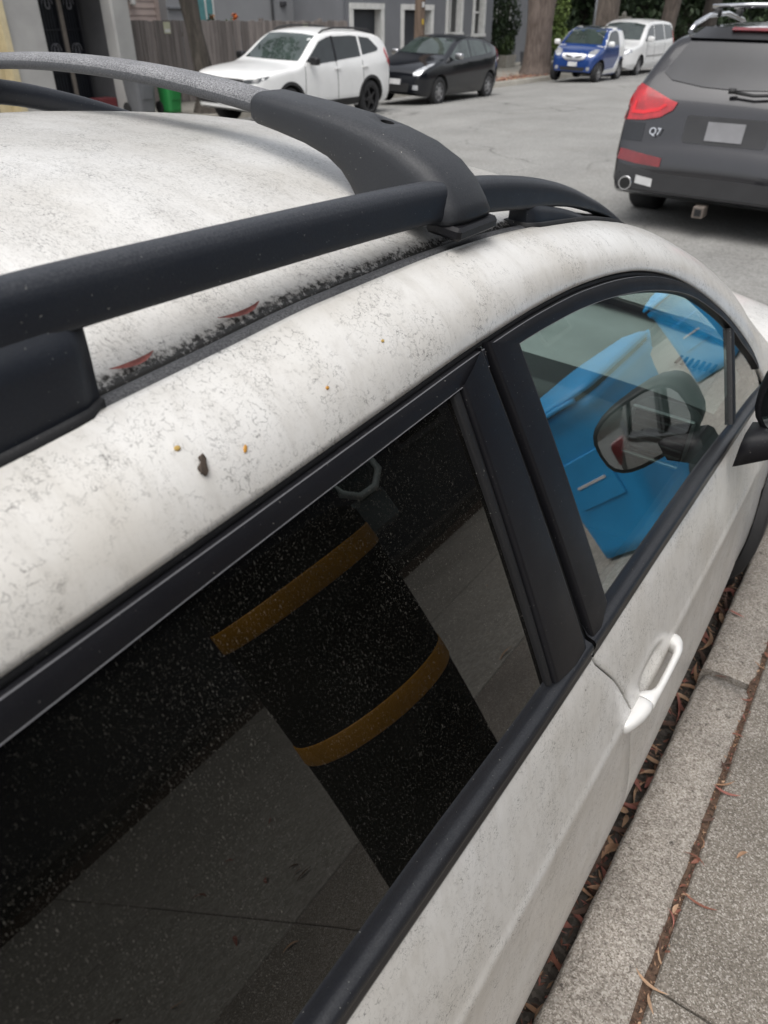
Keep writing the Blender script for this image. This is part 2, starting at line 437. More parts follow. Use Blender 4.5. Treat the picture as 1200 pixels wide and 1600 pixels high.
# ------------------------------------------------------------------ ground, road, kerbs, pavements
def road_z(x): return 0.14 * (1 - ((x + 5.2) / 6.2) ** 2)
ASPH = m_speckle('worn pale asphalt', [(0.2, (0.19, 0.188, 0.18)), (0.5, (0.265, 0.262, 0.25)), (0.8, (0.33, 0.325, 0.31))], 70, 0.0, (0.82, 1.06), 0.6, 0.35, 0.9, 0.18, cracks=True)
CONC = m_speckle('aggregate pavement concrete', [(0.18, (0.105, 0.09, 0.074)), (0.45, (0.19, 0.168, 0.142)), (0.68, (0.265, 0.238, 0.205)), (0.86, (0.50, 0.47, 0.43))], 330, 0.25, (0.74, 1.10), 2.6, 0.5, 0.9, 0.12)
CONC2 = m_speckle('plain pavement concrete', [(0.2, (0.24, 0.225, 0.195)), (0.6, (0.325, 0.308, 0.27)), (0.85, (0.40, 0.38, 0.34))], 60, 0.05, (0.85, 1.1), 0.9, 0.25, 0.9, 0.15)
GRAN = m_speckle('mottled granite kerbstone', [(0.16, (0.14, 0.115, 0.092)), (0.40, (0.30, 0.265, 0.228)), (0.62, (0.42, 0.38, 0.335)), (0.85, (0.60, 0.555, 0.50))], 300, 0.9, (0.78, 1.08), 7.0, 0.9, 0.85, 0.15, 0.008)
SOIL = m_speckle('dark earth and leaf mould', [(0.2, (0.02, 0.015, 0.011)), (0.6, (0.06, 0.04, 0.03)), (0.9, (0.13, 0.085, 0.06))], 90, 0.2, (0.7, 1.2), 5.0, 0.8, 0.95)
GUTT = m_speckle('dark gutter asphalt', [(0.2, (0.035, 0.03, 0.026)), (0.6, (0.075, 0.066, 0.058)), (0.9, (0.13, 0.115, 0.10))], 110, 0.2, (0.75, 1.15), 4.0, 0.5, 0.85)  # darker than the road asphalt

gnd = structure(mesh_obj('ground', [(-400, -400, -0.55), (400, -400, -0.55), (400, 400, -0.55), (-400, 400, -0.55)], [(0, 1, 2, 3)], SOIL, smooth=False))
FKX = -11.95                                    # far kerb line; it bulges out beyond the dark hatchback
def far_kerb(y): return FKX + 1.0 * max(0.0, min(1.0, (y - 21.8) / 1.6))
ys = [-60, -30, -15, -8, -4, -2, 0, 1, 2, 3, 4, 6, 8, 10, 12, 14, 16, 18, 20, 21.8, 22.2, 22.6, 23, 23.4, 25, 28, 32, 36, 42, 50, 60, 80, 120, 180]
rows = []
for y in ys:
    xr = fr(far_kerb(y) - 0.05, 0.72, 22)
    rows.append([(x, y, road_z(x)) for x in xr])
structure(grid('road', rows, ASPH, flip=True))
rows = [[(0.72, y, road_z(0.72) + 0.002), (0.85, y, road_z(0.85)), (0.975, y, road_z(0.975) + 0.004)] for y in ys]
structure(grid('gutter', rows, GUTT, flip=True))

# near kerb: split granite blocks, each its own piece
kerb = structure(thing('kerb', None, None))
def kerb_stone(y0, y1, dx=0.0, dxe=0.0, w=0.134, x0=0.968, seed=0):
    rnd = random.Random(seed)
    rows = []
    n = max(8, int((y1 - y0) / 0.05))
    for i in range(n + 1):
        t = i / n; y = y0 + (y1 - y0) * t
        o = dx + (dxe - dx) * t; w_ = w - o * .6
        en = 1.0 if 0 < i < n else 0.0
        er = 0.010 if en else 0.016
        j = lambda s=0.004: rnd.uniform(-s, s)
        ring = [(x0 + o + j(.003), y, -0.12), (x0 + o + j(.003), y, 0.10), (x0 + o + j(.003), y, 0.15 - er - 0.006),
                (x0 + o + er + j(.003), y, 0.15 + (0 if en else -.008) + j(.0015)), (x0 + o + w_ * 0.5, y, 0.152 + (0 if en else -.008) + j(.002)),
                (x0 + o + w_ - er, y, 0.15 + (0 if en else -.008) + j(.0015)), (x0 + o + w_ + j(.003), y, 0.15 - er), (x0 + o + w_, y, -0.12)]
        rows.append(ring)
    return loft('kerb_stone', rows, GRAN, kerb)
ks = [(-6.0, -4.1), (-4.09, -2.3), (-2.29, -0.6), (-0.59, 1.868), (1.893, 3.5), (3.52, 5.3), (5.32, 7.2), (7.22, 9.1), (9.12, 11.0), (11.02, 14), (14.02, 17)]
for i, (a, b_) in enumerate(ks):
    if i == 4: kerb_stone(a, b_, -0.006, 0.0, 0.142, seed=i)
    elif i == 3: kerb_stone(a, b_, -0.052, 0.0, 0.142, seed=i)
    else: kerb_stone(a, b_, -0.03 if i < 3 else 0.0, -0.03 if i < 3 else 0.0, seed=i)
structure(box('kerb_bed', (1.034, 5.0, -0.14), (0.16, 30, 0.2), SOIL))

# near pavement: slabs on a bed of soil, the joints filled with debris
pav = structure(thing('pavement', None, None))
structure(box('joint_fill', (1.111, 5.0, 0.06), (0.03, 40, 0.166), plain('leafy joint soil', (.10, .062, .042), .95, var=.6, vscale=90, bmp=.8, bscale=150)))
structure(box('planting_bed', (7.3, 5.0, 0.05), (1.2, 40, 0.19), SOIL))
structure(box('pavement_bed', (3.92, 5.0, 0.035), (5.58, 40, 0.2), plain('gritty joint filling', (.075, .062, .05), .95, var=.4, vscale=60)))
def slab(x0, x1, y0, y1, zt=0.15, skew0=0.0, skew1=0.0, mat=CONC):
    bm = bmesh.new()
    e = 0.004
    P = [(x0, y0), (x1, y0 + skew0), (x1, y1 + skew1), (x0, y1)]
    Q = [(x0 + e, y0 + e), (x1 - e, y0 + skew0 + e), (x1 - e, y1 + skew1 - e), (x0 + e, y1 - e)]
    lo = [bm.verts.new((*p, 0.05)) for p in P]; mi = [bm.verts.new((*p, zt - 0.005)) for p in P]; to = [bm.verts.new((*q, zt)) for q in Q]
    for A, B in ((lo, mi), (mi, to)):
        for i in range(4): bm.faces.new((A[i], A[(i + 1) % 4], B[(i + 1) % 4], B[i]))
    bm.faces.new(to)
    return bm_obj('paving_slab', bm, mat, pav)
yb = [-6.4, -4.6, -2.78, -0.95, 0.90, 2.85, 4.7, 6.5, 8.4, 10.2, 12.0, 13.8]
xb = [1.119, 2.74, 4.35, 5.6, 6.7]
rnd = random.Random(3)
for i in range(len(yb) - 1):
    for j in range(4):
        s0 = 0.06 * (xb[j + 1] - xb[j]) * 0
        slab(xb[j] + 0.003 * (j > 0), xb[j + 1] - 0.003, yb[i] + 0.003, yb[i + 1] - 0.003, 0.15 + rnd.uniform(-.003, .003), mat=CONC if j == 0 and yb[i] < 2 else CONC2)

# far side pavement
fk = []
yf = [-60, -20, 0, 10, 15, 18, 20, 21.8, 22.2, 22.6, 23, 23.4, 26, 30, 40, 60, 120]
for y in yf:
    k = far_kerb(y)
    zk = road_z(k)
    fk.append([(k, y, zk - 0.1), (k - 0.01, y, zk + 0.125), (k - 0.03, y, zk + 0.14), (k - 0.16, y, zk + 0.142), (k - 0.162, y, zk + 0.1)])
structure(grid('far_kerb', fk, CONC2, flip=False))
fs = []
for y in yf:
    k = far_kerb(y); zk = road_z(k) + 0.138
    fs.append([(k - 0.162, y, zk), (k - 1.2, y, zk + 0.02), (-15.2, y, 0.16), (-26, y, 0.16)])
structure(grid('far_pavement', fs, CONC2, flip=False))

# ------------------------------------------------------------------ the near white car (local frame: +y forward, +x kerb side)
CAR = thing('parked_car', 'dirty white hatchback parked tight to the kerb with black roof rails and crossbar', 'car', (-0.02, 0, 0.04), (0, R(2.5), R(-1.0)))
def tp(y): return -0.012 * max(0, y - 0.9) ** 2 - 0.03 * max(0, -0.2 - y) ** 2
def gx(y, z):
    d = z - 1.0
    return 0.838 + tp(y) - 0.40 * d - 0.10 * d * max(0, d)
XS = [(.20, .84), (.24, .875), (.30, .915), (.38, .929), (.45, .930), (.55, .920), (.62, .910), (.68, .9035), (.72, .9005), (.75, .8995), (.77, .8990), (.779, .8982), (.786, .8965), (.794, .8935), (.80, .8912), (.83, .884), (.88, .8725), (.94, .856), (1.0, .838), (1.02, .832)]
def xs(y, z): return lin(XS, z) + tp(y)
TRIMZ = [(-1.15, 1.22), (-.95, 1.33), (-.7, 1.388), (-.4, 1.425), (0, 1.443), (.144, 1.448), (.306, 1.453), (.568, 1.463), (.76, 1.470), (.90, 1.4715), (1.019, 1.4685), (1.141, 1.459), (1.278, 1.440), (1.432, 1.402), (1.61, 1.332), (1.823, 1.215), (1.94, 1.13), (2.03, 1.03), (2.1, .985), (2.35, .955)]
GLTZ = [(-1.0, 1.20), (-.7, 1.34), (-.4, 1.39), (0, 1.410), (.125, 1.415), (.323, 1.424), (.694, 1.438), (.855, 1.444), (1.0, 1.440), (1.119, 1.430), (1.258, 1.410), (1.384, 1.384), (1.524, 1.344), (1.679, 1.274), (1.785, 1.214), (1.85, 1.165), (1.972, 1.078), (2.02, 1.03)]
BTZ = [(-1.1, 1.16), (-.6, 1.085), (-.1, 1.066), (.386, 1.064), (.718, 1.056), (1.0, 1.056), (1.379, 1.053), (1.697, 1.037), (1.885, 1.026), (2.03, 1.012)]
BLZ = [(-1.1, 1.12), (-.6, 1.03), (-.1, 1.014), (.249, 1.012), (.432, 1.008), (.844, 1.004), (1.057, 1.005), (1.446, .999), (1.925, .984), (2.03, .978), (2.35, .95)]
ZD = [(-1.1, 1.45), (-.6, 1.50), (0, 1.522), (.226, 1.531), (.312, 1.537), (.442, 1.544), (.574, 1.551), (.75, 1.552), (.883, 1.548), (1.0, 1.540), (1.124, 1.526), (1.28, 1.505), (1.416, 1.478)]
EC = [(1.416, .546, 1.478), (1.535, .56, 1.447), (1.665, .58, 1.402), (1.812, .607, 1.343), (1.933, .633, 1.284), (2.062, .669, 1.204), (2.197, .72, 1.092), (2.268, .751, 1.023), (2.35, .785, .955)]
def e_pt(y):
    if y <= 1.416: return (0.545 - 0.05 * max(0, -0.6 - y), y, interp(ZD, y))
    return (interp([(a, b_) for a, b_, c in EC], y), y, interp([(a, c) for a, b_, c in EC], y))
ZC = [(-1.2, 1.50), (-.6, 1.597), (0, 1.630), (.5, 1.636), (.75, 1.629), (1.06, 1.604), (1.18, 1.586), (1.3, 1.561), (1.44, 1.525)]

def mirror_pts(rows): return [[(-p[0], p[1], p[2]) for p in r] for r in rows]
def both(name, rows, mat, parent=None, **kw):
    parent = parent or CAR
    a = grid(name, rows, mat, parent, flip=True, **kw)
    grid(name, mirror_pts(rows), mat, parent, **kw)
    return a

# roof skin
rows = []
for y in fr(-1.15, 1.44, 60):
    ze = interp(ZD, min(y, 1.416)) + 0.003; zc = interp(ZC, y); r = []
    for x in [-.519, -.516, -.508] + fr(-.497, .497, 41) + [.508, .516, .519]:
        ax = abs(x)
        z = zc + .006 - (zc + .006 - ze) * (ax / 0.505) ** 2.5 + .012 * max(0, -x / .5)
        if ax > .507: z = ze - {.508: .001, .516: .008, .519: .022}[round(ax, 3)]
        r.append((x, y, z))
    rows.append(r)
grid('roof_panel', rows, ROOFW, CAR, flip=True)
# channel moulding in the roof ditch
rows = []
for y in fr(-1.12, 1.50, 60):
    yy = min(y, 1.416); z = interp(ZD, yy) - max(0, y - 1.416) * .33
    rows.append([(.514, y, z - .024), (.5165, y, z - .010), (.522, y, z - .003), (.530, y, z + .0005), (.538, y, z - .001), (.5435, y, z - .005), (.546, y, z - .016)])
both('roof_moulding', rows, RUBBER_M := m_black_plastic('grey ditch moulding', (0.03, 0.031, 0.034), 0.5, 0.2))
# white cant rail and windscreen pillar skin
rows = []
for y in fr(-1.12, 2.34, 110):
    A = Vector(e_pt(y)); zt = interp(TRIMZ, y); T = Vector((gx(y, zt) if y < 2.03 else xs(y, zt), y, zt))
    k = max(0.0, min(1.0, (y - 1.3) / 0.8))
    Cc = A.lerp(T, 0.55) + Vector((0.026 + .020 * k, 0, 0.026 + .004 * k)) 
    r = [(A.x - .001, y, A.z - .012), tuple(A)]
    for t in fr(0.04, 1.0, 18):
        r.append(tuple(A * (1 - t) ** 2 + Cc * 2 * t * (1 - t) + T * t * t))
    r.append((T.x - .006, y, T.z - .003)); r.append((T.x - .016, y, T.z + .002))
    rows.append(r)
both('roof_side_panel', rows, WHITE)
# weather seal and sash frame round the windows
def frame_strip(y0, y1, n, prof, mat, name, bottom=None):
    rows = []
    for y in fr(y0, y1, n):
        zt = interp(TRIMZ, y); zg = interp(GLTZ, y); r = []
        for s, o in prof:
            z = zt + (zg - zt) * s
            nx, nz = 0.925, 0.38
            r.append((gx(y, z) + o * nx, y, z + o * nz))
        rows.append(r)
    return both(name, rows, mat)
frame_strip(-1.0, 1.99, 100, [(-.06, -.018), (.0, -.007), (.08, -.004), (.22, -.004), (.27, -.008), (.30, -.012)], RUBBER, 'weather_seal')
SASH = [(.24, -.010), (.27, .0005), (.30, .0025), (.335, .0030), (.62, .0034), (.90, .0030), (.955, .0026), (.985, .0008), (1.0, -.006), (1.02, -.012)]
frame_strip(-1.0, .770, 60, SASH, TRIM, 'window_frame')
frame_strip(.786, 1.99, 60, SASH, TRIM, 'window_frame')
LIPM = plain('painted trim highlight', (.16, .16, .17), .3, .3)  # sky highlight along the sash edges, put in as lighter grey strips
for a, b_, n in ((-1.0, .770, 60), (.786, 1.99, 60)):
    frame_strip(a, b_, n, [(.280, .0022), (.288, .0036), (.302, .0038), (.310, .0030)], LIPM, 'frame_highlight')
    frame_strip(a, b_, n, [(.955, .0028), (.960, .0038), (.972, .0038), (.980, .0020)], LIPM, 'frame_highlight')
# pillar covers
def cover(name, L, Rr, off=0.006, mat=TRIM, n=14, lip=0.012):
    """strip between two slanted lines, each given by its top and bottom (y, z)"""
    rows = []
    for t in fr(0, 1, n):
        a = (L[0][0] + (L[1][0] - L[0][0]) * t, L[0][1] + (L[1][1] - L[0][1]) * t)
        b_ = (Rr[0][0] + (Rr[1][0] - Rr[0][0]) * t, Rr[0][1] + (Rr[1][1] - Rr[0][1]) * t)
        r = []
        for s, o in ((0, off - lip), (0.0, off - .0025), (.025, off - .0004), (.07, off), (.5, off + .0012), (.93, off), (.975, off - .0004), (1.0, off - .0025), (1.0, off - lip)):
            y = a[0] + (b_[0] - a[0]) * s; z = a[1] + (b_[1] - a[1]) * s
            r.append((gx(y, z) + o * .925, y, z + o * .38))
        rows.append(r)
    return both(name, rows, mat)
cover('pillar_cover', ((.704, 1.441), (.727, 1.045)), ((.762, 1.4655), (.829, 1.028)))
cover('pillar_cover', ((.779, 1.4665), (.853, 1.020)), ((.849, 1.446), (.917, 1.057)))
cover('window_run', ((.686, 1.436), (.712, 1.05)), ((.7005, 1.439), (.724, 1.047)), 0.001, RUBBER, lip=.012)
cover('window_bar', ((1.776, 1.217), (1.692, 1.034)), ((1.800, 1.204), (1.722, 1.032)), 0.0035, RUBBER, lip=.012)
# a dark backing behind the gap between the two pillar covers
cover('pillar_seal', ((.745, 1.46), (.80, 1.02)), ((.80, 1.46), (.87, 1.02)), -0.008, RUBBER, lip=.004)
# side panes
def pane(L, Rr, mat, name='side_window', nu=22, nv=10, inset=-0.0055):
    """pane between slanted end lines; top follows the sash, bottom dips below the belt"""
    rows = []
    for v in fr(0, 1, nv):
        r = []
        for u in fr(0, 1, nu):
            yb_ = L[1] + (Rr[1] - L[1]) * u; yt = L[0] + (Rr[0] - L[0]) * u
            zb = interp(BTZ, yb_) - .02; zt = interp(GLTZ, yt) + .004
            y = yb_ + (yt - yb_) * v; z = zb + (zt - zb) * v
            r.append((gx(y, z) + inset * .925, y, z + inset * .38))
        rows.append(r)
    a = grid(name, rows, mat, CAR); grid(name, mirror_pts(rows), mat, CAR, flip=True)
    return a
pane((-.33, -.42), (.70, .722), GLASS_R)
pane((.838, .905), (1.792, 1.705), GLASS_F)
pane((1.785, 1.705), (2.0, 2.02), GLASS_F, 'quarter_window', 8, 6)
pane((-.85, -1.02), (-.38, -.47), GLASS_R, 'quarter_window', 8, 6)
cover('pillar_cover', ((-.40, 1.395), (-.48, 1.06)), ((-.32, 1.40), (-.41, 1.06)))
# belt moulding: flat wiper lip, then a rounded bar, then a flat foot
BELTM = m_black_plastic('satin belt moulding', (0.011, 0.012, 0.015), 0.30, 0.03)
for ya_, yb2 in ((-1.08, .838), (.846, 2.02)):
  rows = []
  for y in fr(ya_, yb2, 50):
    zt, zb = interp(BTZ, y), interp(BLZ, y); h = zt - zb; r = []
    for s, o in ((-.12, -.016), (-.03, -.006), (.10, -.0035), (.30, -.001), (.36, .004), (.42, .0085), (.50, .0105), (.60, .0100), (.70, .0065), (.74, .004), (.90, .0036), (.97, .002), (1.0, -.004), (1.03, -.012)):
        z = zt - h * s
        r.append((gx(y, z) + o * .925, y, z + o * .38))
    rows.append(r)
  both('belt_moulding', rows, BELTM)
# doors
YG = [(.20, 1.09), (.48, 1.085), (.536, 1.075), (.655, 1.045), (.713, 1.026), (.775, 1.0), (.852, .956), (.912, .917), (.951, .884), (.999, .846), (1.02, .832)]
ZL = [.998, .985, .965, .94, .91, .88, .855, .835, .82, .808, .80, .7945, .789, .783, .776, .768, .76, .752, .742, .73, .71, .685, .66, .63, .60, .57, .54, .5, .46, .42, .38, .34, .30, .27, .24, .20]
def door(name, f0, f1, ny, dish=False, mat=WHITE, sides='both'):
    rows = []
    for k, zl in enumerate(ZL):
        r = []
        ya, yb_ = f0(zl), f1(zl)
        yl = [ya + .0025, ya + .0025] + fr(ya + .0042, yb_ - .0042, ny) + [yb_ - .0025, yb_ - .0025]
        for i, y in enumerate(yl):
            z = zl if k > 0 else interp(BLZ, y) + .004
            if 0 < k < 4: z = min(z, interp(BLZ, y) - .004 * k)
            x = xs(y, z) if k > 0 else gx(y, z) - .003
            if dish:
                x -= 0.024 * math.exp(-((y - 1.115) / .06) ** 4 - ((z - .785) / .022) ** 2)
            if i in (1, len(yl) - 2): x -= .0015
            if i in (0, len(yl) - 1): x -= .016
            r.append((x, y, z))
        rows.append(r)
    return both(name, rows, mat)
door('rear_door', lambda z: -.40, lambda z: interp(YG, z), 40)
door('front_door', lambda z: interp(YG, z), lambda z: 2.03, 120, True)
door('quarter_panel', lambda z: -1.20, lambda z: -.40, 30)
rows = [[(xs(interp(YG, z) + d, z) - .018, interp(YG, z) + d, z) for d in (-.02, 0, .02)] for z in fr(1.0, .22, 30)]
both('door_seal', rows, RUBBER)
# door handle: rear cap with its split line, then the grip
def xh(y, z): return xs(y, z)
hd = thing('door_handle', None, None, (.004, .016, 0)); hd.parent = CAR
def hring(y, zc, xo, xi, hz, n=12, e=0.75):
    r = []
    cx, hx = (xo + xi) / 2, (xo - xi) / 2
    for k in range(n):
        a = 2 * PI * k / n; c, s = math.cos(a), math.sin(a)
        r.append((cx + hx * math.copysign(abs(c) ** e, c), y, zc + hz * math.copysign(abs(s) ** e, s)))
    return r
HW = paint('handle white paint', (.74, .73, .71), .3)
rows = []
for y, bow, hz in ((.935, -.012, .004), (.942, .002, .012), (.957, .010, .014), (.98, .0175, .0165), (1.005, .0215, .017), (1.0165, .022, .017), (1.0175, .020, .016)):
    zc = .772 - (y - .92) * .01
    rows.append(hring(y, zc, xs(y, zc) + bow, xs(y, zc) - .014, hz))
loft('handle_cap', rows, HW, hd)
rows = []
for y, bow, th_, hz in ((1.0195, .020, .036, .016), (1.0205, .022, .037, .017), (1.034, .0225, .036, .017), (1.046, .0228, .022, .0165), (1.058, .023, .0155, .0165), (1.08, .0232, .0142, .0158), (1.13, .0232, .0142, .0158), (1.175, .023, .0152, .016), (1.19, .022, .017, .016), (1.20, .0205, .033, .0165), (1.213, .017, .031, .0155), (1.224, .010, .024, .013), (1.23, .0, .014, .008)):
    zc = .772 - (y - .92) * .01
    rows.append(hring(y, zc, xs(y, zc) + bow, xs(y, zc) + bow - th_, hz))
loft('handle_grip', rows, HW, hd)
# windscreen
def ws(u, v, inset=0.0):
    y = 1.43 + (2.33 - 1.43) * v
    ex, _, ez = e_pt(y)
    cy = 1.47 + (2.46 - 1.47) * v; cz = 1.527 - inset + (1.005 - 1.527) * v - .0 + .05 * v * (1 - v)
    q = abs(u) ** 2.2
    return (u * (ex - .004), cy + (y - cy) * q, cz + (ez - .004 - inset - cz) * q)
grid('windscreen', [[ws(u, v) for u in fr(-1, 1, 31)] for v in fr(0, 1, 16)], GLASS_W, CAR)
tw = [[(x * .97, y - .02, z - .006) for x, y, z in [ws(u, v) for u in fr(-1, 1, 31)]] for v in fr(.955, 1.06, 4)]
grid('cowl_panel', tw, DARKIN, CAR)
# bonnet, wings, nose
HZ = [(2.33, 1.01), (2.5, 1.02), (2.7, 1.005), (2.85, .985), (2.98, .95), (3.08, .90), (3.14, .83), (3.17, .74)]
HWD = [(2.33, .868), (2.6, .87), (2.85, .84), (3.0, .77), (3.1, .66), (3.17, .50)]
def hood_pt(y, u):
    zc = interp(HZ, y); w = interp(HWD, y) - .09
    back = 0.13 * (1 - abs(u) ** 2) if y < 2.45 else 0.13 * (1 - abs(u) ** 2) * max(0, (2.75 - y) / .3)
    x = u * w; z = zc - .035 * abs(u) ** 2.5 + .012 * math.exp(-((abs(u) - .72) / .12) ** 2) - .012 * (abs(u) > .985)
    return (x, y + max(0, back), z)
grid('bonnet', [[hood_pt(y, u) for u in fr(-1, 1, 41)] for y in fr(2.33, 3.16, 28)], WHITE, CAR, flip=True)
rows = []
for y in fr(2.036, 3.15, 34):
    w = interp(HWD, y) if y > 2.33 else .868; zt = interp(HZ, max(y, 2.33)) - .045; r = []
    if y < 2.33: zt = interp(BLZ, y) + .0
    xi = w - .088
    if y >= 2.33: r += [(xi, y, zt + .006), (xi + .02, y, zt + .006), (xi + .05, y, zt - .006)]
    else:
        x0 = gx(y, zt) if y < 2.03 else xs(y, zt)
        r += [(x0 - .02, y, zt + .01), (x0 - .01, y, zt + .006), (x0 - .003, y, zt + .001)]
    for z in fr(zt - .03, .30, 12):
        k = (xs(2.0, z) + .012) / .93
        r.append((min(w + .045, .925) * k * (1 if y < 2.9 else 1.0), y, z))
    rows.append(r)
both('wing', rows, WHITE)
rows = []
for z in fr(.80, .24, 12):
    rows.append([(u * (interp(HWD, 3.12) + .2), 3.02 + .16 * (1 - abs(u) ** 2.6) + .06 * math.sin((.8 - z) / .56 * PI), z) for u in fr(-1, 1, 31)])
grid('front_bumper', rows, WHITE, CAR, flip=True)
for s in (-1, 1):
    bm = bmesh.new(); box_bm(bm, s * .66, 3.06, .79, .30, .12, .11, .03, Matrix.Rotation(R(0), 3, 'Z'), 2); bm_obj('headlight', bm, LAMP, CAR, True)
box('grille', (0, 3.17, .66), (.62, .05, .16), DARKIN, CAR, .02)
# tail
rows = []
for t in fr(0, 1, 16):
    y = -1.15 - .30 * math.sin(t * PI * .55); z = 1.50 - 1.2 * t
    hw_ = (.50 + .40 * min(1, t * 1.8)) if t < .5 else .88
    rows.append([(u * hw_, y + .13 * abs(u) ** 4, z) for u in fr(-1, 1, 25)])
grid('tailgate', rows, WHITE, CAR)
rows = [[(u * (.50 + .22 * v), -1.27 - .14 * v + .1 * abs(u) ** 4, 1.44 - .33 * v) for u in fr(-1, 1, 15)] for v in fr(0, 1, 8)]
grid('rear_window', rows, CARGLASS, CAR)
for s in (-1, 1):
    bm = bmesh.new(); box_bm(bm, s * .76, -1.36, .95, .24, .12, .2, .04, None, 2); bm_obj('tail_light', bm, REDL, CAR, True)
# rails
RT = [(-1.05, 1.46), (-.9, 1.54), (-.7, 1.60), (-.4, 1.625), (0, 1.639), (.276, 1.641), (.446, 1.638), (.773, 1.628), (.922, 1.617), (1.032, 1.603), (1.168, 1.577), (1.345, 1.524), (1.46, 1.480), (1.549, 1.440)]
def rail_rows(y0, y1, n):
    rows = []
    for y in fr(y0, y1, n):
        zt = interp(RT, y); h = .044 if y < 1.05 else max(.014, .044 - .075 * (y - 1.05))
        if y < -.6: h = .044 - .05 * (-.6 - y)
        cz = zt - h / 2; w = .0195
        r = []
        for k in range(20):
            a = 2 * PI * k / 20; c, s = math.cos(a), math.sin(a)
            e = .62
            x = .518 + w * math.copysign(abs(c) ** e, c) * (1 - .16 * max(0, s)); z = cz + h / 2 * math.copysign(abs(s) ** (.8 if s > 0 else .5), s)
            r.append((x + .006 * (s < 0) * abs(s), y, z))
        rows.append(r)
    return rows
RAILM = PLAST
for s in (1, -1):
    lift = lambda y: (.028 * max(0.0, min(1.0, (1.22 - y) / .3)) if s < 0 else 0.0)
    rl = loft('roof_rail', [[(s * x, y, z + lift(y)) for x, y, z in r] for r in rail_rows(-1.04, 1.545, 70)], RAILM, CAR)
    # solid feet under the rail, each on a thin rubber base
    def foot(y0, y1, ramp_front):
        rows, rb = [], []
        for y in fr(y0, y1, 26):
            zt = interp(RT, y) - .036; zb = interp(ZD, min(y, 1.416)) - max(0, y - 1.416) * .33 + .001
            e = min(y - y0, y1 - y) / .03 if not ramp_front else min((y - y0) / .03, 1)
            e = max(0.0, min(1.0, e)); w = .014 + .008 * math.sqrt(1 - (1 - e) ** 2)
            zt = max(zt, zb + .004)
            rows.append([(s * (.521 + a * w), y, z) for a, z in ((-1, zb), (-1, zb + (zt - zb) * .6), (-.8, zt), (.8, zt), (.98, zb + (zt - zb) * .6), (1.08, zb + .004), (1.08, zb))])
            rb.append([(s * (.521 + a * (w + .0045)), y + (.006 if y == y1 else (-.006 if y == y0 else 0)), zb + d) for a, d in ((-1, -.012), (-1, .004), (1.1, .004), (1.13, -.012))])
        loft('rail_foot', rows, RAILM, rl); loft('foot_gasket', rb, RUBBER, rl)
    foot(-.10, .318, False); foot(1.055, 1.52, True); foot(-.98, -.62, False)
# crossbar
cb = thing('crossbar', None, None); cb.parent = CAR
def bar_z(x): return 1.708 - .155 * (x + .13) ** 2
rows = []
for x in fr(-.53, .27, 48):
    zt = bar_z(x); r = []
    for k in range(22):
        a = 2 * PI * k / 22; c, s = math.cos(a), math.sin(a)
        r.append((x, .865 + .036 * math.copysign(abs(c) ** .8, c), zt - .0125 + .0125 * math.copysign(abs(s) ** .75, s) - .004 * (c * c) * (s > -2)))
    rows.append(r)
loft('bar', rows, BARTOP, cb)
FT = [((.222, 1.689), (.222, 1.655), .0385, 0), ((.228, 1.6925), (.228, 1.652), .041, 0), ((.26, 1.690), (.262, 1.647), .042, 0), ((.32, 1.685), (.312, 1.638), .044, 0), ((.38, 1.678), (.35, 1.627), .047, 0), ((.43, 1.669), (.372, 1.614), .049, 0),
      ((.475, 1.657), (.385, 1.600), .051, 0), ((.512, 1.640), (.394, 1.588), .053, 0), ((.537, 1.620), (.405, 1.580), .054, 0), ((.552, 1.600), (.425, 1.578), .054, 0), ((.558, 1.587), (.47, 1.577), .053, 0), ((.556, 1.580), (.50, 1.575), .050, 0)]
def foot_rows(s, x0=None):
    rows = []
    for (t, b_, hw_, _) in FT:
        c = Vector(((t[0] + b_[0]) / 2, 0, (t[1] + b_[1]) / 2)); ax = Vector((t[0] - b_[0], 0, t[1] - b_[1])) / 2
        r = []
        for k in range(28):
            a = 2 * PI * k / 28; ca, sa = math.cos(a), math.sin(a)
            p = c + ax * math.copysign(abs(sa) ** .55, sa)
            x = p.x
            if x0 is not None: x = x0 + (x - .222) * (.56 - x0) / (.56 - .222)
            r.append((s * x, .863 + hw_ * math.copysign(abs(ca) ** .5, ca), p.z))
        rows.append(r)
    return rows
FOOTM = m_black_plastic('moulded crossbar foot', (0.015, 0.017, 0.021), 0.44, 0.05)
ft = loft('bar_foot', foot_rows(1), FOOTM, cb)
cut = mesh_obj('hole_cutter', [], []); bmc = bmesh.new()
bmesh.ops.create_cone(bmc, cap_ends=True, segments=20, radius1=.0085, radius2=.0095, depth=.03)
bmesh.ops.rotate(bmc, cent=(0, 0, 0), matrix=Matrix.Rotation(R(8), 3, 'Y'), verts=bmc.verts); bmesh.ops.translate(bmc, vec=(.412, .872, 1.671), verts=bmc.verts)
bmc.to_mesh(cut.data); bmc.free(); cut.data.materials.append(RUBBER); cut.parent = CAR
apply_boolean(ft, [cut])
loft('bar_foot', foot_rows(-1, .505), FOOTM, cb)
for s in (1, -1):
    bm = bmesh.new(); box_bm(bm, s * .538, .862, 1.573, .050, .096, .016, .004, Matrix.Rotation(R(6 * s), 3, 'Y')); bm_obj('foot_clamp', bm, TRIM, cb)
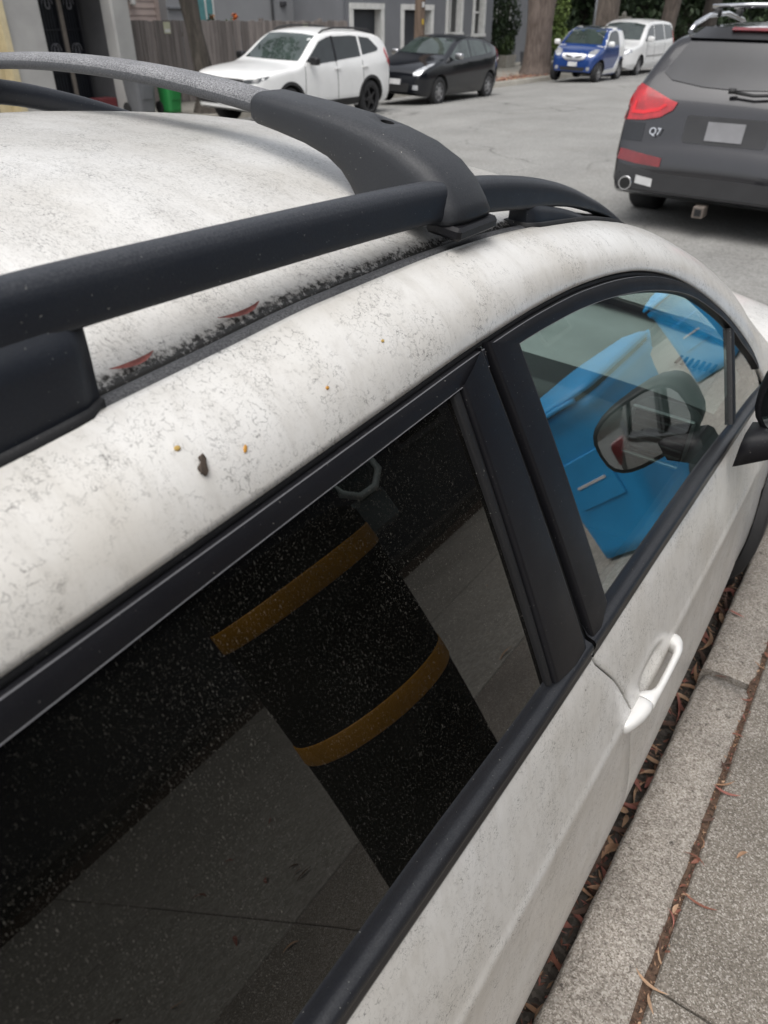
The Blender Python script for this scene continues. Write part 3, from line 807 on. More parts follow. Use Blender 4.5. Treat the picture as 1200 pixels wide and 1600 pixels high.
# door mirror
for s in (1, -1):
    mr = thing('door_mirror', None, None); mr.parent = CAR
    rows = []
    for y, k in ((1.64, .90), (1.645, .97), (1.67, 1.0), (1.71, .98), (1.75, .88), (1.78, .70), (1.80, .45), (1.808, .15)):
        rows.append([(s * (0.972 + .128 * k * math.copysign(abs(math.cos(a)) ** .7, math.cos(a))), y, 1.13 + .092 * k * math.copysign(abs(math.sin(a)) ** .7, math.sin(a))) for a in fr(0, 2 * PI, 25)[:-1]])
    rows = [[(x, y - .28 * (abs(x) - .985) + .05 * (z - 1.13), z) for x, y, z in r] for r in rows]
    loft('mirror_housing', rows, TRIM, mr)
    rows = [[(s * (0.972 + .110 * k * math.copysign(abs(math.cos(a)) ** .7, math.cos(a))), 1.637, 1.13 + .077 * k * math.copysign(abs(math.sin(a)) ** .7, math.sin(a))) for a in fr(0, 2 * PI, 25)[:-1]] for k in (1.0, .02)]
    rows = [[(x, y - .002 - .30 * (abs(x) - .985) + .06 * (z - 1.13), z) for x, y, z in r] for r in rows]
    loft('mirror_glass', rows, plain('mirror glass', (0.42, 0.44, 0.44), 0.02, 1.0), mr, caps=False)
    rows = []
    for t in fr(0, 1, 6):
        x = .856 + .10 * t; z = 1.012 + .05 * t
        rows.append([(s * x, 1.67 + .055 * (1 - .35 * t) * c, z - .004 + (.042 - .010 * t) * s2) for c, s2 in ((-1, -.8), (-.6, -1), (.6, -1), (1, -.8), (1, .6), (.6, 1), (-.6, 1), (-1, .6))])
    loft('mirror_arm', rows, TRIM, mr)
# wheels
def wheel(parent, loc, rad, wid, rim_mat, side, spokes=5, spoke_w=.16, hub=True):
    w = thing('wheel', None, None, loc); w.parent = parent
    n = 32
    prof = [(rad * .60, -wid * .5), (rad * .72, -wid * .52), (rad * .93, -wid * .5), (rad, -wid * .36), (rad, wid * .36), (rad * .93, wid * .5), (rad * .72, wid * .52), (rad * .62, wid * .46), (rad * .60, wid * .30)]
    pr = [(r, h * side) for r, h in prof]
    grid('tyre', lathe_rows(pr, n), TYRE, w, closed=True)
    bm = bmesh.new(); f = wid * .40 * side
    def ring(r, h): return [bm.verts.new((h, r * math.cos(2 * PI * k / n), r * math.sin(2 * PI * k / n))) for k in range(n)]
    rs = [ring(rad * .66, wid * .47 * side), ring(rad * .60, wid * .46 * side), ring(rad * .585, f - .03 * side), ring(rad * .56, f - .09 * side), ring(0.02, f - .09 * side)]
    for a, b_ in zip(rs, rs[1:]):
        for k in range(n): bm.faces.new((a[k], a[(k + 1) % n], b_[(k + 1) % n], b_[k]))
    for s_ in range(spokes):
        th_ = 2 * PI * s_ / spokes
        for q, wq in ((0.10, spoke_w), ):
            vs = []
            for (r, hw_, h) in ((rad * .08, .055 * rad / .33, f + .012 * side), (rad * .35, spoke_w * rad * .45, f + .008 * side), (rad * .60, spoke_w * rad * .6, f - .005 * side)):
                for d in (-1, 1):
                    y0, z0 = r, d * hw_
                    vs.append([bm.verts.new((h - dd * side, y0 * math.cos(th_) - z0 * math.sin(th_), y0 * math.sin(th_) + z0 * math.cos(th_))) for dd in (0, .03)])
            for i in (0, 2):
                a, b_, c, d = vs[i], vs[i + 1], vs[i + 3], vs[i + 2]
                bm.faces.new((a[0], b_[0], c[0], d[0])); bm.faces.new((a[0], d[0], d[1], a[1])); bm.faces.new((b_[0], b_[1], c[1], c[0]))
    bm_obj('rim', bm, rim_mat, w)
    loft('hub_cap', lathe_rows([(rad * .12, f - .01 * side), (rad * .12, f + .016 * side), (rad * .10, f + .02 * side)], 16), rim_mat, w)
    return w
ARCHM = plain('black arch cladding', (.018, .018, .019), .6, bmp=.2, bscale=300)
for o in list(CAR.children):
    if o.type == 'MESH' and o.name.split('.')[0] in ('rear_door', 'quarter_panel', 'wing', 'front_door'):
        bm = bmesh.new(); bm.from_mesh(o.data)
        bmesh.ops.delete(bm, geom=[v for v in bm.verts if any((v.co.y - yw) ** 2 + (v.co.z - .34) ** 2 < .388 ** 2 for yw in (2.64, -.36))], context='VERTS')
        bm.to_mesh(o.data); bm.free()
for yw in (2.64, -.36):
    rows = []
    for a in fr(R(-14), R(194), 44):
        r = []
        for rad, o_ in ((.372, -.30), (.372, -.02), (.372, .010), (.378, .016), (.418, .014), (.424, .008), (.424, -.02)):
            y = yw + rad * math.cos(a); z = .34 + rad * math.sin(a)
            r.append(((xs(0, max(.24, z)) if yw < 1 else xs(0, max(.24, min(z, .7))) + .004) + o_, y, z))
        rows.append(r)
    both('wheel_arch', rows, ARCHM)
    for s in (1, -1): box('wheel_well', (s * .60, yw, .52), (.12, .80, .50), DARKIN, CAR)
for yw in (2.64, -.36):
    for s in (1, -1): wheel(CAR, (s * (.80), yw, .335), .335, .215, RIMG, s)
# cabin
rows = []
for y in fr(-1.05, 1.46, 30):
    zc = interp(ZC, y) - .035; zt = interp(TRIMZ, y); r = []
    for u in fr(-1, 1, 21):
        au = abs(u)
        if au < .8: x = u / .8 * .50; z = zc - .06 * (au / .8) ** 2
        else:
            k = (au - .8) / .2; x = math.copysign(.50 + (gx(y, zt) - .035 - .50) * k, u); z = zc - .06 + (zt - .01 - zc + .06) * k
        r.append((x, y, z))
    rows.append(r)
LINER = plain('pale grey headliner', (0.20, 0.20, 0.19), 0.9)
grid('headliner', rows, LINER, CAR)
rows = []
for y in fr(1.40, 2.28, 18):
    A = e_pt(y); zt = interp(TRIMZ, y)
    T_ = (gx(y, zt) - .02, zt)
    rows.append([(A[0] - .012, y, A[2] - .014), (A[0] - .01 + .3 * (T_[0] - A[0]), y - .03, A[2] - .02 + .3 * (T_[1] - A[2])), (T_[0] - .035, y - .02, T_[1] + .0), (T_[0], y, T_[1] - .01)])
both('pillar_trim', rows, DARKIN)
rows = [[(xs(y, max(.3, min(.99, z))) - (.09 if .5 < z < .97 else .05) , y, z) for y in fr(-1.0, 2.1, 20)] for z in (1.045, 1.02, .96, .85, .72, .70, .55, .3)]
rows[0] = [(gx(y, 1.03) - .02, y, interp(BTZ, min(y, 2.02)) - .028) for y in fr(-1.0, 2.1, 20)]
both('door_trim', rows, DARKIN)
rows = [[(x, y, .30) for x in fr(-.84, .84, 5)] for y in fr(-1.2, 2.3, 6)]
grid('floor_carpet', rows, CLOTH, CAR)
box('underbody', (0, .8, .25), (1.6, 4.0, .06), DARKIN, CAR)
def seat(x, y, wid=.5):
    st = thing('seat', None, None); st.parent = CAR
    bm = bmesh.new(); box_bm(bm, x, y + .28, .58, wid, .54, .16, .05, Matrix.Rotation(R(4), 3, 'X'), 3); bm_obj('seat_cushion', bm, CLOTH, st, True)
    bm = bmesh.new(); box_bm(bm, 0, 0, .31, wid * .94, .15, .64, .05, Matrix.Rotation(R(20), 3, 'X'), 3)
    bmesh.ops.translate(bm, vec=(x, y + .02, .62), verts=bm.verts); bm_obj('seat_back', bm, CLOTH, st, True)
    bm = bmesh.new(); box_bm(bm, x, y - .27, 1.335, .27, .11, .17, .045, Matrix.Rotation(0, 3, 'X'), 3); bm_obj('headrest', bm, CLOTH, st, True)
seat(.37, .62); seat(-.37, .62); seat(.40, -.52, .6); seat(-.40, -.52, .6)
# dashboard: top sloping to the windscreen, rolled edge, end vents with slats
rows = []
for x in fr(-.80, .80, 33):
    ax = abs(x); d = .06 * (1 - (ax / .8) ** 2)
    zt = .975 - .03 * (ax / .8) ** 4
    rows.append([(x, 2.40 + d, .975), (x, 2.15 + d, .985), (x, 1.90, zt), (x, 1.78, zt - .01), (x, 1.73, zt - .04), (x, 1.72, zt - .09), (x, 1.75, zt - .2), (x, 1.80, .62), (x, 1.95, .45)])
grid('dashboard', [r[2:] for r in rows], DASHM, CAR, flip=True)
grid('dash_top', [r[:4] for r in rows], plain('dash top with windscreen light', (.30, .31, .305), .7, bmp=.2, bscale=400), CAR, flip=True)  # paler than the dash face: windscreen light put into the colour
for s in (1, -1):
    av = thing('air_vent', None, None); av.parent = CAR
    bm = bmesh.new(); box_bm(bm, s * .665, 1.76, .940, .17, .09, .15, .045, None, 3); bm_obj('vent_housing', bm, DASHM, av, True)
    bm = bmesh.new(); box_bm(bm, s * .665, 1.716, .940, .135, .012, .112, .005); bm_obj('vent_recess', bm, plain('vent black', (.006, .006, .006), .6), av)
    for k in range(5):
        bm = bmesh.new(); box_bm(bm, s * .665, 1.708, .900 + .02 * k, .128, .014, .005, .001, Matrix.Rotation(R(-25), 3, 'X')); bm_obj('vent_slat', bm, DARKIN, av)
    bm = bmesh.new()
    for cx, cz, sx, sz in ((0, .063, .15, .008), (0, -.063, .15, .008), (.072, 0, .008, .12), (-.072, 0, .008, .12)): box_bm(bm, s * .665 + cx, 1.708, .940 + cz, sx, .012, sz, .002)
    bm_obj('vent_bezel', bm, plain('satin bezel', (0.25, .26, .26), .35, .6), av)
    bm = bmesh.new()
    for k in range(7): box_bm(bm, s * .68 - s * .016 * k, 2.10, .990 , .007, .06, .004, 0)
    bm_obj('defroster_grille', bm, plain('vent black', (.006, .006, .006), .6), CAR)
tube('steering_wheel', [(-.37 + .18 * math.cos(a), 1.60 - .05 * math.sin(a), .93 + .17 * math.sin(a)) for a in fr(0, 2 * PI, 31)], .015, DARKIN, CAR, 8)
tube('steering_column', [(-.37, 1.61, .92), (-.37, 1.85, .85)], .05, DARKIN, CAR, 10)

# ------------------------------------------------------------------ other vehicles: a lofted body, everything else fitted to its skin
def car_body(root, name, T, W, belt, tum, mat, sill=.22, crown=.05, rad=.09, ny=90, axles=(), wr=.33, bh=None, barrel=.035):
    """T: (y, z) top silhouette front to rear; W: (y, half width); belt: z of the waist; tum: inward lean per metre above the waist"""
    T = sorted(T); W = sorted(W)
    y0, y1 = T[0][0], T[-1][0]
    def X(y, z):
        w = interp(W, y); bz = belt(y)
        if z >= bz: d = z - bz; return w * .965 - tum(y) * d - .10 * d * d
        k = (z - sill) / max(.05, bz - sill)
        return w * (1 - .085 * max(0, .22 - k) / .22 - .035 * max(0, (k - .55) / .45) ** 1.5)
    rows = []
    L = y1 - y0
    yy = sorted(set([y0 + L * (.5 - .5 * math.cos(PI * i / (ny - 1))) * .5 + L * i / (ny - 1) * .5 for i in range(ny)]))
    for y in yy:
        zt = lin(T, y) if False else interp(T, y)
        e = min(y - y0, y1 - y) / (.10 * L)
        sl_ = sill + .10 * max(0, 1 - e) ** 2
        zt = max(zt, sl_ + .12)
        r_ = min(rad, (zt - sl_) * .4); zc = zt - crown * min(1, interp(W, y))
        half = []
        zs = zc - r_
        nS, nC, nT = 16, 6, 9
        for i in range(nS): z = sl_ + (zs - sl_) * i / (nS - 1); half.append((X(y, z), z))
        xe = half[-1][0]; lean = min(.6, tum(y)) if zs > belt(y) else .12
        xt = xe - r_ * (.75 + lean)
        for i in range(1, nC):
            t = i / nC; cx, cz = xe - r_ * lean * .6, zc + r_ * .0
            half.append((xe * (1 - t) ** 2 + 2 * t * (1 - t) * (xe - r_ * lean * .75) + xt * t * t, zs * (1 - t) ** 2 + 2 * t * (1 - t) * (zc - r_ * .05) + (zc + .004) * t * t))
        for i in range(nT):
            t = i / (nT - 1); x = xt * (1 - t); half.append((x, zt - (zt - zc - .004) * (x / max(xt, .01)) ** 2.2))
        ring = [(x, y, z) for x, z in half] + [(-x, y, z) for x, z in reversed(half[:-1])]
        rows.append(ring)
    o = loft(name, rows, mat, None, True, True)
    cs = []
    for ya in axles:
        c = mesh_obj('arch_cutter', [], [], plain('wheel arch liner', (.012, .012, .012), .9)); b = bmesh.new()
        bmesh.ops.create_cone(b, cap_ends=True, segments=36, radius1=wr * 1.15, radius2=wr * 1.15, depth=3.0)
        bmesh.ops.rotate(b, cent=(0, 0, 0), matrix=Matrix.Rotation(R(90), 3, 'Y'), verts=b.verts)
        bmesh.ops.translate(b, vec=(0, ya, wr * 1.02), verts=b.verts)
        b.to_mesh(c.data); b.free(); cs.append(c)
    bb = bmesh.new(); bb.from_mesh(o.data); tree = BVHTree.FromBMesh(bb); bb.free()
    if cs: apply_boolean(o, cs)
    try:
        for p in o.data.polygons: p.use_smooth = len(p.vertices) < 12
        bpy.context.view_layer.objects.active = o
        o.data.set_sharp_from_angle(angle=R(38))
    except Exception: pass
    o.parent = root
    return tree, X
DIRS = {'R': (Vector((-1, 0, 0)), lambda u, v: Vector((4, u, v))), 'L': (Vector((1, 0, 0)), lambda u, v: Vector((-4, u, v))),
        'F': (Vector((0, -1, 0)), lambda u, v: Vector((u, 6, v))), 'B': (Vector((0, 1, 0)), lambda u, v: Vector((u, -6, v))),
        'T': (Vector((0, 0, -1)), lambda u, v: Vector((u, v, 5)))}
def decal(name, tree, side, outline, mat, parent, off=.004, thick=.02, step=.10, label=None, slide=0.0, rnd_=0.0):
    """a panel with its own thickness shaped to the body skin; outline is in the two axes seen from that side"""
    d, org = DIRS[side]
    if rnd_:
        P = [Vector((*p, 0)) for p in outline]; out = []
        for i, p in enumerate(P):
            a = P[i - 1]; c = P[(i + 1) % len(P)]
            q = min(rnd_, (a - p).length * .45, (c - p).length * .45)
            s_, e_ = p + (a - p).normalized() * q, p + (c - p).normalized() * q
            for t in fr(0, 1, 5): out.append(s_ * (1 - t) ** 2 + p * 2 * t * (1 - t) + e_ * t * t)
        outline = [(p.x, p.y) for p in out]
    bm = bmesh.new()
    f = bm.faces.new([bm.verts.new((u, v, 0)) for u, v in outline])
    us = [u for u, v in outline]; vs = [v for u, v in outline]
    for ax, lo, hi in ((0, min(us), max(us)), (1, min(vs), max(vs))):
        k = lo + step
        while k < hi - 1e-4:
            n = Vector((1, 0, 0)) if ax == 0 else Vector((0, 1, 0)); c = Vector((k, 0, 0)) if ax == 0 else Vector((0, k, 0))
            bmesh.ops.bisect_plane(bm, geom=bm.verts[:] + bm.edges[:] + bm.faces[:], plane_co=c, plane_no=n, dist=1e-6)
            k += step
    hits = {}
    for v in bm.verts:
        loc, nor, _, _ = tree.ray_cast(org(v.co.x, v.co.y), d)
        if loc is None:
            loc, nor, _, _ = tree.find_nearest(org(v.co.x, v.co.y) + d * 3)
        if nor.dot(d) > 0: nor = -nor
        hits[v.index if False else v] = (loc, nor)
    edge = [e for e in bm.edges if len(e.link_faces) == 1]
    V, F, idx = [], [], {}
    for v, (l, n) in hits.items(): idx[v] = len(V); V.append(l + (n * .6 - d * .4).normalized() * off)
    for f in bm.faces: F.append([idx[v] for v in f.verts])
    low = {}
    for e in edge:
        for v in e.verts:
            if v not in low: low[v] = len(V); l, n = hits[v]; V.append(l + d * thick)
        a, b_ = e.verts; lp = e.link_loops[0]
        if lp.vert is not a: a, b_ = b_, a
        F.append([idx[b_], idx[a], low[a], low[b_]])
    bm.free()
    o = mesh_obj(name, V, F, mat, parent, True)
    b2 = bmesh.new(); b2.from_mesh(o.data); bmesh.ops.recalc_face_normals(b2, faces=b2.faces)
    ext = [f for f in b2.faces]
    b2.to_mesh(o.data); b2.free()
    try: o.data.set_sharp_from_angle(angle=R(40))
    except Exception: pass
    if label: o['label'] = label
    return o
def mirx(o): return [(-u, v) for u, v in reversed(o)]

def ground_at(px, py, zf):
    """where the photograph's pixel meets the road (zf gives height by x)"""
    x = (px - 600) / 1150; y = (800 - py) / 1150
    rgt = Vector((math.cos(YAW), math.sin(YAW), 0)); hd_ = Vector((-math.sin(YAW), math.cos(YAW), 0)); z = Vector((0, 0, 1))
    F_ = hd_ * math.cos(PITCH) - z * math.sin(PITCH); U_ = hd_ * math.sin(PITCH) + z * math.cos(PITCH)
    D = rgt * x + U_ * y + F_; t = (0 - CAM.z) / D.z
    for _ in range(8):
        p = CAM + D * t; t = (zf(p.x) - CAM.z) / D.z
    return CAM + D * t

# white crossover across the street
def tilt_at(x): return math.atan(-2 * 0.14 * (x + 5.2) / 6.2 ** 2)
def place_far(px, py, half_track, wheel_y, yaw=0.0):
    """the car faces us (-y); its street-side wheel foot is seen at that pixel"""
    p = ground_at(px, py, road_z)
    x = p.x - half_track
    return (x, p.y + wheel_y, road_z(x) + .01), (0, -tilt_at(x), PI + yaw)
loc, rot = place_far(573, 178, .78, -1.28)
crv = thing('parked_car', 'clean white crossover with black wheels parked in front of the wooden fence', 'car', loc, rot)
Tq = [(2.35, .56), (2.33, .78), (2.26, .93), (2.05, 1.01), (1.6, 1.07), (1.15, 1.11), (1.0, 1.15), (.30, 1.58), (.1, 1.645), (-.4, 1.685), (-1.2, 1.665), (-1.85, 1.59), (-2.06, 1.50), (-2.24, 1.12), (-2.33, .85), (-2.35, .55)]
Wq = [(2.35, .60), (2.28, .78), (2.1, .88), (1.7, .925), (1.0, .93), (-1.6, .93), (-2.1, .86), (-2.30, .74), (-2.35, .6)]
WP = paint('clean white paint', (0.78, 0.78, 0.77))
crv.scale = (.96, .96, .96)
tr, X = car_body(crv, 'body', Tq, Wq, lambda y: 1.06 + .03 * max(-2, -y) / 2, lambda y: .36, WP, sill=.28, axles=(1.42, -1.33), wr=.36)
CLAD = plain('black body cladding', (.02, .02, .021), .6)
def arch(tree, side, ya, wr, mat, parent, w=.055, name='wheel_arch', z0=.30):
    o = [(ya + (wr * 1.15 + w) * math.cos(a), wr * 1.02 + (wr * 1.15 + w) * math.sin(a)) for a in fr(-.12, PI + .12, 17)]
    i_ = [(ya + wr * 1.145 * math.cos(a), wr * 1.02 + wr * 1.145 * math.sin(a)) for a in fr(PI + .12, -.12, 17)]
    return decal(name, tree, side, o + i_, mat, parent, .012, .03, .2)
for s in ('L', 'R'):
    decal('side_window', tr, s, [(.86, 1.14), (.30, 1.47), (-.02, 1.545), (-.12, 1.55), (-.08, 1.13), (.5, 1.10)], CARGLASS, crv, .006)
    decal('side_window', tr, s, [(-.18, 1.55), (-.8, 1.56), (-1.02, 1.545), (-1.0, 1.19), (-.14, 1.14)], CARGLASS, crv, .006)
    decal('quarter_window', tr, s, [(-1.10, 1.54), (-1.45, 1.51), (-1.72, 1.32), (-1.66, 1.27), (-1.08, 1.21)], CARGLASS, crv, .006)
    decal('pillar_trim', tr, s, [(-.11, 1.56), (-.19, 1.56), (-.15, 1.13), (-.07, 1.12)], TRIM, crv, .007)
    decal('door_cladding', tr, s, [(.92, .30), (.92, .44), (-.85, .44), (-.85, .30)], CLAD, crv, .014)
    for ya in (1.42, -1.33): arch(tr, s, ya, .36, CLAD, crv)
    for y in (-.02, -1.02): decal('door_handle', tr, s, [(y, .985), (y - .2, .985), (y - .2, 1.015), (y, 1.015)], WP, crv, .03, .03, .2)
    for y0, y1 in ((-.10, -.12), (.93, .98), (-1.02, -1.06)): decal('door_gap', tr, s, [(y0, 1.12), (y0 - .014, 1.12), (y1 - .014, .46), (y1, .46)], RUBBER, crv, .003, .012, .12)
    decal('tail_light', tr, s, [(-2.02, 1.32), (-2.16, 1.1), (-2.26, .98), (-2.2, .95), (-2.06, 1.05), (-1.98, 1.25)], REDL, crv, .012, .03, .06)
decal('windscreen', tr, 'F', [(-.70, 1.15), (-.60, 1.56), (-.3, 1.585), (.3, 1.585), (.60, 1.56), (.70, 1.15)], SCREENGL, crv, .006)
decal('grille', tr, 'F', [(-.50, .88), (-.46, .62), (.46, .62), (.50, .88)], CLAD, crv, .012, .03, .08, rnd_=.05)
decal('bumper_intake', tr, 'F', [(-.80, .50), (-.70, .34), (.70, .34), (.80, .50)], CLAD, crv, .012, .03, .1)
decal('number_plate', tr, 'F', [(-.16, .56), (-.16, .44), (.16, .44), (.16, .56)], PLATEM, crv, .02, .02, .2)
for k in (1, -1):
    o = [(.50, .87), (.52, .80), (.80, .84), (.87, .90), (.87, .94), (.75, .90)]
    decal('headlight', tr, 'F', o if k == 1 else mirx(o), plain('smoked headlamp', (.06, .065, .07), .08, 0, .8), crv, .012, .03, .06)
for s in (1, -1):
    for ya in (1.42, -1.33): wheel(crv, (s * .80, ya, .365), .365, .235, RIMB, s, 5)
    bm = bmesh.new(); box_bm(bm, s * 1.0, .74, 1.16, .2, .14, .14, .04, None, 3); bm_obj('door_mirror', bm, RIMB, crv, True)
    tube('roof_rail', [(s * .60, y, z) for y, z in ((.12, 1.60), (.0, 1.655), (-.4, 1.695), (-1.1, 1.69), (-1.6, 1.655), (-1.7, 1.61))], .018, CLAD, crv, 8)

# small dark hatchback behind it
loc, rot = place_far(680, 162, .72, 1.27)
pri = thing('parked_car', 'small black hatchback parked in front of the grey house garage doors', 'car', loc, rot)
Tq = [(2.0, .5), (1.98, .66), (1.88, .78), (1.55, .91), (1.15, 1.0), (.98, 1.045), (.2, 1.385), (-.1, 1.43), (-.45, 1.44), (-1.0, 1.40), (-1.5, 1.30), (-1.74, 1.20), (-1.88, .98), (-1.98, .8), (-2.0, .5)]
Wq = [(2.0, .50), (1.93, .66), (1.75, .77), (1.3, .835), (.6, .848), (-1.3, .848), (-1.75, .78), (-1.95, .68), (-2.0, .55)]
BP = paint('black paint', (.006, .007, .010), .14, 0, .35)
HGL = plain('greenish side glass', (.055, .07, .066), .04, 0, .8, .45, 3.0)
tr, X = car_body(pri, 'body', Tq, Wq, lambda y: .93 - .05 * max(-2, min(1.5, y)), lambda y: .45, BP, sill=.2, axles=(1.27, -1.28), wr=.31)
for s in ('L', 'R'):
    decal('side_window', tr, s, [(.78, 1.00), (.28, 1.25), (-.05, 1.335), (-.22, 1.335), (-.18, .98), (.6, .93)], HGL, pri, .006)
    decal('side_window', tr, s, [(-.30, 1.335), (-.8, 1.32), (-1.0, 1.29), (-1.02, 1.03), (-.26, .985)], HGL, pri, .006)
    decal('quarter_window', tr, s, [(-1.07, 1.275), (-1.20, 1.24), (-1.42, 1.10), (-1.38, 1.08), (-1.09, 1.04)], HGL, pri, .006)
    for y in (-.10, -.98): decal('door_handle', tr, s, [(y, .855), (y - .18, .855), (y - .18, .885), (y, .885)], BP, pri, .025, .03, .2)
    decal('tail_light', tr, s, [(-1.70, 1.20), (-1.88, .92), (-1.95, .82), (-1.78, .80), (-1.70, .95)], REDD, pri, .012, .03, .06)
decal('windscreen', tr, 'F', [(-.66, 1.055), (-.56, 1.33), (-.28, 1.365), (.28, 1.365), (.56, 1.33), (.66, 1.055)], SCREENGL, pri, .006)
decal('grille', tr, 'F', [(-.42, .48), (-.36, .30), (.36, .30), (.42, .48)], CLAD, pri, .012, .03, .08, rnd_=.05)
decal('number_plate', tr, 'F', [(-.15, .56), (-.15, .45), (.15, .45), (.15, .56)], PLATEM, pri, .03, .03, .2)
for k in (1, -1):
    o = [(.46, .70), (.50, .64), (.64, .66), (.76, .86), (.74, .90), (.58, .80)]
    decal('headlight', tr, 'F', o if k == 1 else mirx(o), LAMP, pri, .012, .03, .05)
    o = [(.50, .46), (.50, .36), (.62, .36), (.62, .46)]
    decal('fog_light', tr, 'F', o if k == 1 else mirx(o), LAMP, pri, .012, .03, .05)
for s in (1, -1):
    for ya in (1.27, -1.28): wheel(pri, (s * .725, ya, .31), .31, .19, RIMG, s, 8, .12)
    bm = bmesh.new(); box_bm(bm, s * .93, .62, 1.03, .2, .13, .13, .04, None, 3); bm_obj('door_mirror', bm, SILVER, pri, True)

# two-seat microcar, blue with a white shell
loc, rot = place_far(929, 128.5, .70, .96)
sma = thing('parked_car', 'tiny blue two-seat car with white roof pillars parked beside the big street tree', 'car', loc, rot)
Tq = [(1.35, .48), (1.335, .66), (1.27, .80), (1.05, .93), (.86, 1.0), (.78, 1.05), (.22, 1.46), (0, 1.53), (-.3, 1.555), (-.8, 1.52), (-1.08, 1.42), (-1.24, 1.05), (-1.33, .8), (-1.35, .5)]
Wq = [(1.35, .56), (1.29, .68), (1.12, .78), (.8, .825), (-.9, .83), (-1.2, .77), (-1.35, .62)]
BLU = plain('metallic blue paint', (.012, .05, .21), .25, .2, .5, .06, 3, coat=1.0)
tr, X = car_body(sma, 'body', Tq, Wq, lambda y: 1.0, lambda y: .30, BLU, sill=.22, axles=(.96, -.92), wr=.31)
decal('roof_panel', tr, 'T', [(-.50, .16), (.50, .16), (.52, -.95), (-.52, -.95)], CARGLASS, sma, .006, .02, .12)
for s in ('L', 'R'):
    decal('white_shell', tr, s, [(.80, .98), (.86, 1.02), (.26, 1.50), (-.25, 1.57), (-.9, 1.53), (-1.16, 1.36), (-1.30, .95), (-1.32, .62), (-.60, .62), (.32, .34), (.55, .26), (-.5, .24), (-.54, .30), (.30, .30), (-.50, .56), (-.64, .84), (-.62, 1.32), (-.5, 1.43), (-.2, 1.47), (.22, 1.40), (.66, 1.06)], WP, sma, .010, .02, .12) if False else None
    decal('white_shell', tr, s, [(.82, .99), (.86, 1.03), (.26, 1.485), (-.25, 1.53), (-.9, 1.50), (-1.14, 1.34), (-1.28, .95), (-1.28, .70), (-.56, .72), (-.56, 1.34), (-.42, 1.425), (-.2, 1.44), (.22, 1.385), (.70, 1.03)], WP, sma, .010, .02, .08)
    decal('sill_panel', tr, s, [(.60, .25), (.60, .36), (-.2, .40), (-.50, .66), (-.57, .74), (-.57, .26)], WP, sma, .010, .02, .08)
    decal('side_window', tr, s, [(.62, 1.05), (.20, 1.36), (-.2, 1.42), (-.42, 1.405), (-.53, 1.33), (-.53, 1.04)], CARGLASS, sma, .006, .02, .1)
    decal('door_handle', tr, s, [(-.26, .93), (-.44, .93), (-.44, .96), (-.26, .96)], BLU, sma, .025, .03, .2)
decal('windscreen', tr, 'F', [(-.64, 1.06), (-.56, 1.43), (-.25, 1.47), (.25, 1.47), (.56, 1.43), (.64, 1.06)], SCREENGL, sma, .006)
decal('grille', tr, 'F', [(-.42, .80), (-.38, .68), (-.2, .61), (.2, .61), (.38, .68), (.42, .80), (0, .81)], SILVER, sma, .016, .03, .06, rnd_=.06)
decal('grille_slot', tr, 'F', [(-.30, .765), (-.06, .72), (-.04, .68), (-.24, .70)], CLAD, sma, .02, .02, .06)
decal('grille_slot', tr, 'F', mirx([(-.30, .765), (-.06, .72), (-.04, .68), (-.24, .70)]), CLAD, sma, .02, .02, .06)
decal('bumper_intake', tr, 'F', [(-.44, .44), (-.38, .34), (.38, .34), (.44, .44)], CLAD, sma, .012, .03, .08)
decal('number_plate', tr, 'F', [(-.15, .58), (-.15, .46), (.15, .46), (.15, .58)], PLATEM, sma, .03, .03, .2)
for k in (1, -1):
    o = [(.46, .86), (.45, .74), (.58, .72), (.70, .80), (.72, .92), (.60, .93)]
    decal('headlight', tr, 'F', o if k == 1 else mirx(o), LAMP, sma, .014, .03, .05, rnd_=.05)
    o = [(.48, .46), (.48, .36), (.58, .36), (.58, .46)]
    decal('fog_light', tr, 'F', o if k == 1 else mirx(o), LAMP, sma, .012, .03, .05, rnd_=.03)
    decal('tail_light', tr, 'B', [(k * .62, .98), (k * .62, .82), (k * .46, .82), (k * .46, .98)], REDL, sma, .012, .03, .06)
for s in (1, -1):
    for ya in (.96, -.92): wheel(sma, (s * .70, ya, .305), .305, .18, RIMG, s, 6, .13)
    bm = bmesh.new(); box_bm(bm, s * .93, .60, 1.08, .2, .13, .15, .05, None, 3); bm_obj('door_mirror', bm, WP, sma, True)

